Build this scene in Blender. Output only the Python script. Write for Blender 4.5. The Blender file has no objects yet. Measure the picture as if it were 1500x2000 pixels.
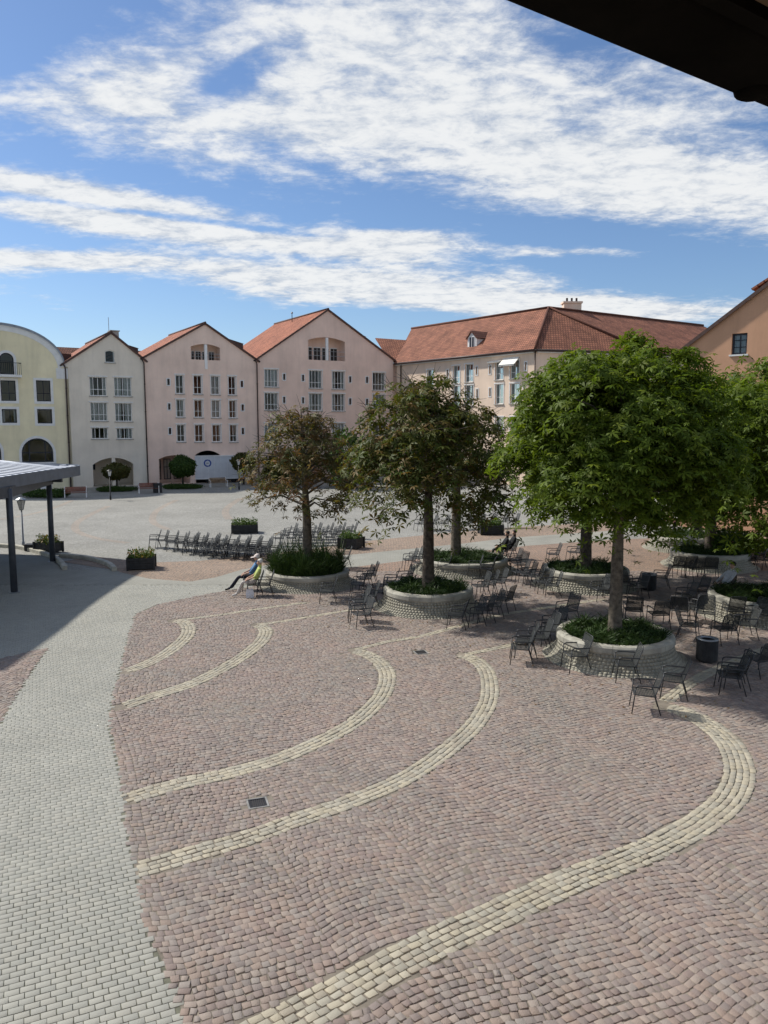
import bpy, bmesh, math, random
import numpy as np
from mathutils import Vector, Matrix, geometry
random.seed(7); RNG = np.random.default_rng(7)
R = math.radians
C = bpy.context.scene.collection
scn = bpy.context.scene

# ------------------------------------------------------------------ camera
F, PITCH, EYE = 1500.0, R(6.6), 6.6           # photograph is 1500 x 2000
cam_d = bpy.data.cameras.new('camera'); cam = bpy.data.objects.new('camera', cam_d); C.objects.link(cam)
cam.location = (0, 0, EYE); cam.rotation_euler = (R(90) - PITCH, 0, 0)
cam_d.sensor_fit = 'VERTICAL'; cam_d.sensor_height = 24.0; cam_d.lens = 24.0 * F / 2000.0
cam_d.clip_start = 0.05; cam_d.clip_end = 3000
scn.camera = cam

def ray(u, v):
    x, y = (u - 750) / F, (1000 - v) / F
    return Vector((x, math.cos(PITCH) + y * math.sin(PITCH), -math.sin(PITCH) + y * math.cos(PITCH)))
def g(u, v, z=0.0):
    r = ray(u, v); t = (z - EYE) / r.z
    return Vector((r.x * t, r.y * t, z))
def gp(pts): return [tuple(g(u, v).xy) for u, v in pts]

# ------------------------------------------------------------------ light
SUN_AZ, SUN_EL = R(-62), R(46)                # azimuth from +Y towards +X
S = Vector((math.sin(SUN_AZ) * math.cos(SUN_EL), math.cos(SUN_AZ) * math.cos(SUN_EL), math.sin(SUN_EL)))
sun_d = bpy.data.lights.new('sun', 'SUN'); sun = bpy.data.objects.new('sun', sun_d); C.objects.link(sun)
sun_d.energy = 2.7; sun_d.angle = R(2.0); sun_d.color = (1.0, 0.95, 0.87)
sun.rotation_euler = (-S).to_track_quat('-Z', 'Y').to_euler(); sun.location = (-40, 30, 60)

scn.view_settings.view_transform = 'Standard'; scn.view_settings.look = 'None'
scn.view_settings.gamma = 1.0; scn.view_settings.use_curve_mapping = False
scn.view_settings.exposure = 0.98

world = bpy.data.worlds.new('World'); scn.world = world; world.use_nodes = True
def build_sky():
    nt = world.node_tree; N = nt.nodes; L = nt.links; N.clear()
    out = N.new('ShaderNodeOutputWorld'); bg = N.new('ShaderNodeBackground')
    sky = N.new('ShaderNodeTexSky'); sky.sky_type = 'NISHITA'; sky.sun_disc = False
    sky.sun_elevation = SUN_EL; sky.sun_rotation = SUN_AZ; sky.air_density = 1.0; sky.dust_density = 0.4; sky.ozone_density = 3.0
    tc = N.new('ShaderNodeTexCoord'); sep = N.new('ShaderNodeSeparateXYZ'); L.new(tc.outputs['Generated'], sep.inputs[0])
    def m(op, a, b=None, c=None, clamp=False):
        n = N.new('ShaderNodeMath'); n.operation = op; n.use_clamp = clamp
        for i, q in enumerate((a, b, c)):
            if q is None: continue
            if isinstance(q, (int, float)): n.inputs[i].default_value = q
            else: L.new(q, n.inputs[i])
        return n.outputs[0]
    def smooth(x, lo, hi):
        n = N.new('ShaderNodeMapRange'); n.interpolation_type = 'SMOOTHSTEP'
        L.new(x, n.inputs[0]); n.inputs[1].default_value = lo; n.inputs[2].default_value = hi
        return n.outputs[0]
    X, Y, Z = sep.outputs
    zz = m('ADD', m('MAXIMUM', Z, 0.0), 0.13)
    px, py = m('DIVIDE', X, zz), m('DIVIDE', Y, zz)
    def noise(sx, sy, ox, oy, detail, rough, dist=0.0):
        cb = N.new('ShaderNodeCombineXYZ')
        L.new(m('MULTIPLY_ADD', px, sx, ox), cb.inputs[0]); L.new(m('MULTIPLY_ADD', py, sy, oy), cb.inputs[1])
        n = N.new('ShaderNodeTexNoise'); n.inputs['Scale'].default_value = 1.0
        n.inputs['Detail'].default_value = detail; n.inputs['Roughness'].default_value = rough; n.inputs['Distortion'].default_value = dist
        L.new(cb.outputs[0], n.inputs['Vector']); return n.outputs[0]
    n1 = noise(1.5, 1.9, 3.1, 7.7, 9, 0.60, 0.25)
    n2 = noise(6.5, 8.5, 1.3, 2.2, 8, 0.66, 0.3)
    n3 = noise(19, 25, 5.3, 8.2, 5, 0.65, 0.3)
    # tangent-plane coordinates of the sky ahead; cloud banks are laid out in them
    yf = m('MAXIMUM', Y, 0.05); front = smooth(Y, 0.25, 0.6)
    a, e = m('DIVIDE', X, yf), m('DIVIDE', Z, yf)
    bias = None
    def bank(u, v, hu, hv, tilt, amp, soft=1.0):
        nonlocal bias
        r = ray(u, v); a0, e0 = r.x / r.y, r.z / r.y
        da, de = m('SUBTRACT', a, a0), m('SUBTRACT', e, e0)
        ct, st = math.cos(tilt), math.sin(tilt)
        p = m('DIVIDE', m('ADD', m('MULTIPLY', da, ct), m('MULTIPLY', de, st)), hu / F)
        q = m('DIVIDE', m('SUBTRACT', m('MULTIPLY', de, ct), m('MULTIPLY', da, st)), hv / F)
        d = m('ADD', m('MULTIPLY', p, p), m('MULTIPLY', q, q))
        w = m('MULTIPLY', m('EXPONENT', m('MULTIPLY', d, -1.0)), amp)
        bias = w if bias is None else m('ADD', bias, w)
    bank(620, 235, 760, 120, -0.10, 0.29)
    bank(1330, 370, 420, 85, -0.12, 0.27)
    bank(700, 30, 480, 110, -0.05, 0.24)
    bank(1350, 180, 300, 110, -0.1, 0.13)
    bank(120, 375, 420, 30, -0.16, 0.36)
    bank(330, 450, 520, 24, -0.12, 0.36)
    bank(780, 470, 160, 20, 0.0, 0.28)
    bank(40, 505, 210, 20, -0.05, 0.33)
    bank(760, 560, 520, 36, -0.09, 0.40)
    bank(1080, 600, 380, 20, -0.02, 0.25)
    bank(1110, 492, 130, 11, 0.0, 0.22)
    bank(60, 60, 200, 70, 0.3, -0.12)
    bank(450, 155, 85, 36, 0.4, -0.17)
    bank(1160, 90, 130, 50, -0.2, -0.16)
    bank(250, 412, 380, 9, -0.13, -0.24)
    bank(620, 330, 120, 16, -0.3, -0.10)
    bank(1000, 430, 700, 36, -0.10, -0.10)
    bank(120, 590, 260, 26, -0.35, 0.10)
    bank(550, 625, 400, 22, 0.0, -0.08)
    inner = m('MULTIPLY', front, m('SUBTRACT', bias, 0.12))
    outer = m('MULTIPLY', m('SUBTRACT', 1.0, front), 0.05)
    dens = m('ADD', m('ADD', m('ADD', m('ADD', m('MULTIPLY', n1, 0.52), m('MULTIPLY', n2, 0.34)), m('MULTIPLY', n3, 0.14)), inner), outer)
    cov = smooth(dens, 0.455, 0.685)
    shade = smooth(m('ADD', m('ADD', m('MULTIPLY', n2, 0.5), m('MULTIPLY', n3, 0.25)), m('MULTIPLY', dens, 0.25)), 0.38, 0.62)
    mixc = N.new('ShaderNodeMix'); mixc.data_type = 'RGBA'
    L.new(shade, mixc.inputs[0]); mixc.inputs[6].default_value = (0.235, 0.27, 0.325, 1); mixc.inputs[7].default_value = (0.455, 0.46, 0.46, 1)
    sk = N.new('ShaderNodeMix'); sk.data_type = 'RGBA'; sk.blend_type = 'MULTIPLY'; sk.inputs[0].default_value = 1.0
    L.new(sky.outputs[0], sk.inputs[6]); sk.inputs[7].default_value = (0.048, 0.053, 0.060, 1)
    mx = N.new('ShaderNodeMix'); mx.data_type = 'RGBA'
    L.new(m('MULTIPLY', cov, 0.95), mx.inputs[0]); L.new(sk.outputs[2], mx.inputs[6]); L.new(mixc.outputs[2], mx.inputs[7])
    L.new(mx.outputs[2], bg.inputs[0]); bg.inputs[1].default_value = 1.0
    L.new(bg.outputs[0], out.inputs[0])
build_sky()

# ------------------------------------------------------------------ materials
MATS = {}
def mat(name, col, rough=0.8, var=0.12, scale=3.0, bump=0.0, bscale=None, spec=0.3, metal=0.0, col2=None, detail=6, stone=None, coords='Object', streaks=0.0):
    """plain procedural surface: base colour modulated by noise; stone=(amount, second colour) adds a colour per loose stone"""
    m = bpy.data.materials.new(name); m.use_nodes = True; nt = m.node_tree; N = nt.nodes; L = nt.links
    b = N['Principled BSDF']; b.inputs['Roughness'].default_value = rough; b.inputs['Metallic'].default_value = metal
    b.inputs['Specular IOR Level'].default_value = spec
    tc = N.new('ShaderNodeTexCoord'); no = N.new('ShaderNodeTexNoise'); no.inputs['Scale'].default_value = scale; no.inputs['Detail'].default_value = detail
    no.inputs['Roughness'].default_value = 0.62
    gpos = N.new('ShaderNodeNewGeometry') if coords == 'World' else None
    cout = gpos.outputs['Position'] if gpos else tc.outputs[coords]
    L.new(cout, no.inputs['Vector'])
    c2 = col2 or tuple(c * (1 - 2.2 * var) for c in col)
    c1 = tuple(min(1, c * (1 + var)) for c in col)
    mr = N.new('ShaderNodeMapRange'); L.new(no.outputs[0], mr.inputs[0]); mr.inputs[1].default_value = 0.32; mr.inputs[2].default_value = 0.68
    mx = N.new('ShaderNodeMix'); mx.data_type = 'RGBA'; L.new(mr.outputs[0], mx.inputs[0])
    mx.inputs[6].default_value = (*c2, 1); mx.inputs[7].default_value = (*c1, 1)
    res = mx.outputs[2]
    if stone:
        amt, cols = stone
        gi = N.new('ShaderNodeNewGeometry'); oi = N.new('ShaderNodeObjectInfo')
        ad = N.new('ShaderNodeMath'); ad.operation = 'ADD'; L.new(gi.outputs['Random Per Island'], ad.inputs[0]); L.new(oi.outputs['Random'], ad.inputs[1])
        fr = N.new('ShaderNodeMath'); fr.operation = 'FRACT'; L.new(ad.outputs[0], fr.inputs[0])
        cr = N.new('ShaderNodeValToRGB'); L.new(fr.outputs[0], cr.inputs[0]); cr.color_ramp.interpolation = 'CONSTANT'
        els = cr.color_ramp.elements
        while len(els) < len(cols): els.new(0.5)
        for i, c in enumerate(cols): els[i].position = i / len(cols); els[i].color = (*c, 1)
        m2 = N.new('ShaderNodeMix'); m2.data_type = 'RGBA'; m2.inputs[0].default_value = amt
        L.new(res, m2.inputs[6]); L.new(cr.outputs[0], m2.inputs[7]); res = m2.outputs[2]
    if streaks:
        mp = N.new('ShaderNodeMapping'); mp.inputs['Scale'].default_value = (1.1, 1.1, 0.13); L.new(cout, mp.inputs[0])
        ns = N.new('ShaderNodeTexNoise'); ns.inputs['Scale'].default_value = 1.0; ns.inputs['Detail'].default_value = 7; ns.inputs['Roughness'].default_value = 0.7; L.new(mp.outputs[0], ns.inputs['Vector'])
        sr = N.new('ShaderNodeMapRange'); L.new(ns.outputs[0], sr.inputs[0]); sr.inputs[1].default_value = 0.46; sr.inputs[2].default_value = 0.74; sr.inputs[3].default_value = 1.0; sr.inputs[4].default_value = 1.0 - streaks
        ms = N.new('ShaderNodeMix'); ms.data_type = 'RGBA'; ms.blend_type = 'MULTIPLY'; ms.inputs[0].default_value = 1; L.new(res, ms.inputs[6]); L.new(sr.outputs[0], ms.inputs[7]); res = ms.outputs[2]
    L.new(res, b.inputs['Base Color'])
    if bump:
        nb = N.new('ShaderNodeTexNoise'); nb.inputs['Scale'].default_value = bscale or scale * 6; nb.inputs['Detail'].default_value = 4
        L.new(cout, nb.inputs['Vector'])
        bp = N.new('ShaderNodeBump'); bp.inputs['Strength'].default_value = bump; bp.inputs['Distance'].default_value = 0.02
        L.new(nb.outputs[0], bp.inputs['Height']); L.new(bp.outputs[0], b.inputs['Normal'])
    MATS[name] = m; return m

def tile_mat(name, c1, c2, mortar, w, h, joint=0.02, bump=0.6, rough=0.85, coords='UV', streak=0.25, soft=0.1, nscale=0.6):
    """tiles, bricks or setts laid in rows, too far off to model singly"""
    m = bpy.data.materials.new(name); m.use_nodes = True; nt = m.node_tree; N = nt.nodes; L = nt.links
    b = N['Principled BSDF']; b.inputs['Roughness'].default_value = rough; b.inputs['Specular IOR Level'].default_value = 0.25
    tc = N.new('ShaderNodeTexCoord'); br = N.new('ShaderNodeTexBrick')
    br.inputs['Scale'].default_value = 1.0; br.inputs['Brick Width'].default_value = w; br.inputs['Row Height'].default_value = h
    br.inputs['Mortar Size'].default_value = joint; br.inputs['Mortar Smooth'].default_value = soft
    br.inputs['Color1'].default_value = (*c1, 1); br.inputs['Color2'].default_value = (*c2, 1); br.inputs['Mortar'].default_value = (*mortar, 1)
    L.new(tc.outputs[coords], br.inputs['Vector'])
    no = N.new('ShaderNodeTexNoise'); no.inputs['Scale'].default_value = nscale; no.inputs['Detail'].default_value = 8; L.new(tc.outputs[coords], no.inputs['Vector'])
    mr = N.new('ShaderNodeMapRange'); L.new(no.outputs[0], mr.inputs[0]); mr.inputs[1].default_value = 0.3; mr.inputs[2].default_value = 0.7
    mr.inputs[3].default_value = 1 - streak; mr.inputs[4].default_value = 1 + streak * 0.6
    mx = N.new('ShaderNodeMix'); mx.data_type = 'RGBA'; mx.blend_type = 'MULTIPLY'; mx.inputs[0].default_value = 1
    L.new(br.outputs[0], mx.inputs[6]); L.new(mr.outputs[0], mx.inputs[7]); L.new(mx.outputs[2], b.inputs['Base Color'])
    bp = N.new('ShaderNodeBump'); bp.inputs['Strength'].default_value = bump; bp.inputs['Distance'].default_value = 0.03; bp.invert = True
    L.new(br.outputs['Fac'], bp.inputs['Height']); L.new(bp.outputs[0], b.inputs['Normal'])
    MATS[name] = m; return m

def cobble_mat(name, c1, c2, mortar, size, bump=0.5):
    m = bpy.data.materials.new(name); m.use_nodes = True; nt = m.node_tree; N = nt.nodes; L = nt.links
    b = N['Principled BSDF']; b.inputs['Roughness'].default_value = 0.85; b.inputs['Specular IOR Level'].default_value = 0.25
    tc = N.new('ShaderNodeTexCoord')
    vo = N.new('ShaderNodeTexVoronoi'); vo.inputs['Scale'].default_value = 1 / size; vo.inputs['Randomness'].default_value = 0.55
    ve = N.new('ShaderNodeTexVoronoi'); ve.feature = 'DISTANCE_TO_EDGE'; ve.inputs['Scale'].default_value = 1 / size; ve.inputs['Randomness'].default_value = 0.55
    for q in (vo, ve): L.new(tc.outputs['Object'], q.inputs['Vector'])
    sp = N.new('ShaderNodeSeparateColor'); L.new(vo.outputs['Color'], sp.inputs[0])
    mx = N.new('ShaderNodeMix'); mx.data_type = 'RGBA'; L.new(sp.outputs[0], mx.inputs[0]); mx.inputs[6].default_value = (*c1, 1); mx.inputs[7].default_value = (*c2, 1)
    mr = N.new('ShaderNodeMapRange'); L.new(ve.outputs['Distance'], mr.inputs[0]); mr.inputs[1].default_value = 0.03; mr.inputs[2].default_value = 0.12
    m2 = N.new('ShaderNodeMix'); m2.data_type = 'RGBA'; L.new(mr.outputs[0], m2.inputs[0]); m2.inputs[6].default_value = (*mortar, 1); L.new(mx.outputs[2], m2.inputs[7])
    no = N.new('ShaderNodeTexNoise'); no.inputs['Scale'].default_value = 0.22; no.inputs['Detail'].default_value = 9; no.inputs['Roughness'].default_value = 0.7
    L.new(tc.outputs['Object'], no.inputs['Vector'])
    m3r = N.new('ShaderNodeMapRange'); L.new(no.outputs[0], m3r.inputs[0]); m3r.inputs[1].default_value = 0.3; m3r.inputs[2].default_value = 0.7; m3r.inputs[3].default_value = 0.78; m3r.inputs[4].default_value = 1.12
    m3 = N.new('ShaderNodeMix'); m3.data_type = 'RGBA'; m3.blend_type = 'MULTIPLY'; m3.inputs[0].default_value = 1
    L.new(m2.outputs[2], m3.inputs[6]); L.new(m3r.outputs[0], m3.inputs[7]); L.new(m3.outputs[2], b.inputs['Base Color'])
    bp = N.new('ShaderNodeBump'); bp.inputs['Strength'].default_value = bump; bp.inputs['Distance'].default_value = 0.03
    L.new(mr.outputs[0], bp.inputs['Height']); L.new(bp.outputs[0], b.inputs['Normal'])
    MATS[name] = m; return m

def glass_mat(name, tint=(0.75, 0.8, 0.8), boost=0.0):
    m = bpy.data.materials.new(name); m.use_nodes = True; nt = m.node_tree; N = nt.nodes; L = nt.links; N.clear()
    o = N.new('ShaderNodeOutputMaterial'); t = N.new('ShaderNodeBsdfTransparent'); t.inputs[0].default_value = (*tint, 1)
    gl = N.new('ShaderNodeBsdfGlossy'); gl.inputs['Roughness'].default_value = 0.03
    fr = N.new('ShaderNodeFresnel'); fr.inputs[0].default_value = 1.5
    ad = N.new('ShaderNodeMath'); ad.operation = 'ADD'; ad.inputs[1].default_value = boost; L.new(fr.outputs[0], ad.inputs[0])
    mx = N.new('ShaderNodeMixShader'); L.new(ad.outputs[0], mx.inputs[0]); L.new(t.outputs[0], mx.inputs[1]); L.new(gl.outputs[0], mx.inputs[2]); L.new(mx.outputs[0], o.inputs[0])
    MATS[name] = m; return m

def leaf_mat(name, cols, trans=0.3):
    """leaf colours vary from leaf to leaf; some light passes through"""
    m = bpy.data.materials.new(name); m.use_nodes = True; nt = m.node_tree; N = nt.nodes; L = nt.links; N.clear()
    o = N.new('ShaderNodeOutputMaterial'); gi = N.new('ShaderNodeNewGeometry'); cr = N.new('ShaderNodeValToRGB')
    L.new(gi.outputs['Random Per Island'], cr.inputs[0]); els = cr.color_ramp.elements
    while len(els) < len(cols): els.new(0.5)
    for i, c in enumerate(cols): els[i].position = i / (len(cols) - 1); els[i].color = (*c, 1)
    b = N.new('ShaderNodeBsdfPrincipled'); b.inputs['Roughness'].default_value = 0.55; b.inputs['Specular IOR Level'].default_value = 0.18
    t = N.new('ShaderNodeBsdfTranslucent'); mx = N.new('ShaderNodeMixShader'); mx.inputs[0].default_value = trans
    br = N.new('ShaderNodeMix'); br.data_type = 'RGBA'; br.blend_type = 'MULTIPLY'; br.inputs[0].default_value = 1; br.inputs[7].default_value = (1.5, 1.5, 0.7, 1)
    L.new(cr.outputs[0], b.inputs['Base Color']); L.new(cr.outputs[0], br.inputs[6]); L.new(br.outputs[2], t.inputs[0])
    L.new(b.outputs[0], mx.inputs[1]); L.new(t.outputs[0], mx.inputs[2]); L.new(mx.outputs[0], o.inputs[0])
    MATS[name] = m; return m

mat('grey_plaster', (0.80, 0.725, 0.61), 0.9, 0.06, 0.35, 0.15, 30, streaks=0.13)
mat('pink_plaster', (0.88, 0.68, 0.565), 0.9, 0.06, 0.35, 0.15, 30, streaks=0.13)
mat('rose_plaster', (0.86, 0.65, 0.54), 0.9, 0.06, 0.35, 0.15, 30, streaks=0.13)
mat('yellow_plaster', (0.84, 0.76, 0.52), 0.9, 0.06, 0.35, 0.15, 30, streaks=0.13)
mat('peach_plaster', (0.82, 0.65, 0.51), 0.9, 0.06, 0.35, 0.15, 30, streaks=0.13)
mat('orange_plaster', (0.60, 0.345, 0.215), 0.9, 0.06, 0.35, 0.15, 20, streaks=0.13)
mat('white_paint', (0.84, 0.84, 0.82), 0.55, 0.04, 4)
mat('dark_frame', (0.025, 0.03, 0.045), 0.45, 0.1, 4)
mat('trim_white', (0.76, 0.76, 0.74), 0.8, 0.05, 2)
mat('sill_stone', (0.42, 0.40, 0.36), 0.8, 0.08, 3)
mat('curtain', (0.66, 0.66, 0.64), 0.95, 0.15, 9)
mat('blind_fabric', (0.80, 0.78, 0.72), 0.9, 0.03, 5)
mat('room_dark', (0.06, 0.055, 0.05), 0.9, 0.1, 1)
mat('copper_pipe', (0.065, 0.045, 0.04), 0.5, 0.15, 5, metal=0.3)
mat('verge', (0.10, 0.06, 0.05), 0.7, 0.15, 5)
mat('zinc', (0.30, 0.32, 0.34), 0.4, 0.1, 3, metal=0.6)
tile_mat('orange_tiles', (0.50, 0.20, 0.11), (0.40, 0.15, 0.085), (0.13, 0.045, 0.03), 0.30, 0.42, 0.05, 0.9)
tile_mat('red_tiles', (0.37, 0.16, 0.095), (0.26, 0.11, 0.07), (0.11, 0.045, 0.03), 0.30, 0.40, 0.04, 0.9, streak=0.35)
tile_mat('brown_tiles', (0.28, 0.13, 0.09), (0.20, 0.09, 0.06), (0.08, 0.04, 0.03), 0.30, 0.40, 0.04, 0.9, streak=0.35)
glass_mat('window_glass'); glass_mat('blue_glass', (0.55, 0.68, 0.75), 0.05); glass_mat('roof_glass', (0.6, 0.75, 0.7), 0.25)

cobble_mat('square_setts', (0.35, 0.345, 0.315), (0.30, 0.295, 0.27), (0.23, 0.225, 0.2), 0.13)
cobble_mat('far_red_setts', (0.34, 0.23, 0.17), (0.26, 0.19, 0.15), (0.17, 0.14, 0.11), 0.14)
cobble_mat('pink_setts', (0.36, 0.26, 0.19), (0.28, 0.22, 0.17), (0.2, 0.16, 0.13), 0.14)
cobble_mat('terracotta_setts', (0.38, 0.32, 0.26), (0.33, 0.29, 0.25), (0.25, 0.23, 0.2), 0.14)
tile_mat('far_pavers', (0.31, 0.305, 0.265), (0.285, 0.28, 0.245), (0.2, 0.195, 0.16), 0.165, 0.105, 0.006, 0.4, coords='Object', streak=0.15)
mat('red_joint', (0.225, 0.195, 0.155), 0.95, 0.2, 2.0, 0.5, 60)
mat('paver_joint', (0.15, 0.15, 0.11), 0.95, 0.25, 3.0, 0.5, 60)
REDS = [(0.238, 0.18, 0.148), (0.184, 0.15, 0.138), (0.281, 0.225, 0.185), (0.228, 0.2, 0.175), (0.179, 0.135, 0.122), (0.31, 0.26, 0.217), (0.199, 0.17, 0.159), (0.257, 0.19, 0.148), (0.257, 0.235, 0.212), (0.155, 0.135, 0.127)]
mat('red_stone', (0.26, 0.195, 0.165), 0.8, 0.12, 0.42, 0.5, 60, stone=(0.5, REDS), col2=(0.205, 0.185, 0.16), coords='World', detail=9)
CREAMS = [(0.39, 0.35, 0.262), (0.33, 0.305, 0.24), (0.43, 0.39, 0.30), (0.35, 0.33, 0.27), (0.28, 0.262, 0.215), (0.39, 0.345, 0.25), (0.31, 0.27, 0.21)]
mat('cream_stone', (0.36, 0.325, 0.25), 0.8, 0.16, 0.8, 0.5, 60, stone=(0.6, CREAMS), coords='World', detail=9)
GREYS = [(0.315, 0.31, 0.27), (0.28, 0.28, 0.245), (0.34, 0.335, 0.29), (0.30, 0.298, 0.265), (0.325, 0.315, 0.27), (0.27, 0.272, 0.24)]
mat('grey_paver', (0.31, 0.305, 0.265), 0.85, 0.09, 0.5, 0.4, 80, stone=(0.5, GREYS), coords='World', detail=9)
mat('kerb_stone', (0.46, 0.44, 0.37), 0.8, 0.15, 3, 0.4, 30)
mat('drain_concrete', (0.27, 0.265, 0.25), 0.9, 0.2, 6, 0.4, 30)
mat('planter_rim', (0.40, 0.385, 0.325), 0.85, 0.16, 2.2, 0.4, 40)
mat('planter_sett', (0.31, 0.295, 0.24), 0.85, 0.16, 2, 0.4, 40, stone=(0.35, [(0.33, 0.31, 0.24), (0.26, 0.25, 0.2), (0.36, 0.34, 0.27), (0.29, 0.27, 0.22)]))
mat('planter_core', (0.26, 0.245, 0.2), 0.95, 0.2, 4, 0.4, 30)
mat('soil', (0.05, 0.04, 0.03), 0.95, 0.3, 5, 0.5, 20)
mat('bark', (0.085, 0.07, 0.055), 0.9, 0.35, 6, 0.9, 22)
mat('pale_bark', (0.13, 0.11, 0.085), 0.9, 0.3, 6, 0.9, 22)
mat('chair_metal', (0.035, 0.038, 0.042), 0.45, 0.15, 8, metal=0.2, spec=0.5)
mat('chair_mesh', (0.03, 0.034, 0.034), 0.65, 0.15, 12, metal=0.2, spec=0.5)
mat('iron', (0.02, 0.02, 0.022), 0.5, 0.2, 8, spec=0.4)
mat('box_dark', (0.03, 0.032, 0.034), 0.6, 0.2, 6)
mat('shelter_steel', (0.075, 0.085, 0.10), 0.45, 0.1, 4, metal=0.3)
mat('shelter_fascia', (0.14, 0.165, 0.20), 0.4, 0.08, 3, metal=0.3)
mat('shelter_sheet', (0.05, 0.06, 0.085), 0.5, 0.1, 2)
mat('shelter_glint', (0.74, 0.76, 0.79), 0.5, 0.06, 3)  # grazing sun highlight on the roof ridges, put into the colour as white
mat('wood_red', (0.22, 0.085, 0.06), 0.7, 0.2, 5)
mat('wood_tan', (0.26, 0.18, 0.11), 0.7, 0.2, 5)
mat('container_white', (0.62, 0.64, 0.67), 0.5, 0.05, 1.5)
mat('emblem_blue', (0.03, 0.07, 0.30), 0.5, 0.05, 5)
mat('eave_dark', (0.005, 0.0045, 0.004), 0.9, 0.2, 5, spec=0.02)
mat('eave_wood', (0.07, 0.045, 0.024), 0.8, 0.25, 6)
mat('skin', (0.48, 0.29, 0.21), 0.6, 0.05, 5)
mat('hair_white', (0.62, 0.60, 0.55), 0.8, 0.1, 30); mat('hair_dark', (0.02, 0.016, 0.014), 0.7, 0.1, 30)
mat('cap_cloth', (0.66, 0.58, 0.54), 0.8, 0.05, 10)
for n_, c_ in dict(blue_cloth=(0.11, 0.22, 0.38), lime_cloth=(0.46, 0.52, 0.17), navy_cloth=(0.018, 0.02, 0.035), pale_cloth=(0.50, 0.46, 0.42), black_cloth=(0.014, 0.014, 0.016), salmon_cloth=(0.62, 0.33, 0.26), white_cloth=(0.62, 0.62, 0.64), shoe=(0.02, 0.018, 0.018), pale_shoe=(0.5, 0.48, 0.45)).items():
    mat(n_, c_, 0.85, 0.1, 14)
leaf_mat('chestnut_leaf', [(0.045, 0.075, 0.008), (0.08, 0.125, 0.012), (0.12, 0.17, 0.018), (0.06, 0.095, 0.010), (0.15, 0.19, 0.025)], 0.4)
leaf_mat('rusty_leaf', [(0.06, 0.07, 0.02), (0.09, 0.095, 0.03), (0.14, 0.09, 0.035), (0.07, 0.085, 0.025), (0.17, 0.08, 0.035), (0.10, 0.12, 0.045)], 0.28)
leaf_mat('olive_leaf', [(0.045, 0.065, 0.012), (0.07, 0.095, 0.018), (0.10, 0.095, 0.024), (0.055, 0.08, 0.015), (0.15, 0.09, 0.027), (0.07, 0.10, 0.02)], 0.28)
leaf_mat('ball_leaf', [(0.02, 0.045, 0.01), (0.04, 0.08, 0.014), (0.06, 0.10, 0.02)], 0.2)
leaf_mat('ball_leaf_brown', [(0.05, 0.05, 0.014), (0.09, 0.08, 0.02), (0.05, 0.07, 0.015)], 0.2)
leaf_mat('juniper', [(0.014, 0.032, 0.008), (0.03, 0.06, 0.014), (0.05, 0.085, 0.02), (0.022, 0.045, 0.011)], 0.12)
leaf_mat('flower_mix', [(0.05, 0.10, 0.02), (0.07, 0.13, 0.03), (0.09, 0.13, 0.03), (0.35, 0.2, 0.06), (0.05, 0.09, 0.02), (0.1, 0.14, 0.04), (0.06, 0.1, 0.02)], 0.2)
leaf_mat('herb_mix', [(0.04, 0.08, 0.02), (0.08, 0.14, 0.03), (0.05, 0.09, 0.02), (0.14, 0.17, 0.06)], 0.2)

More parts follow.
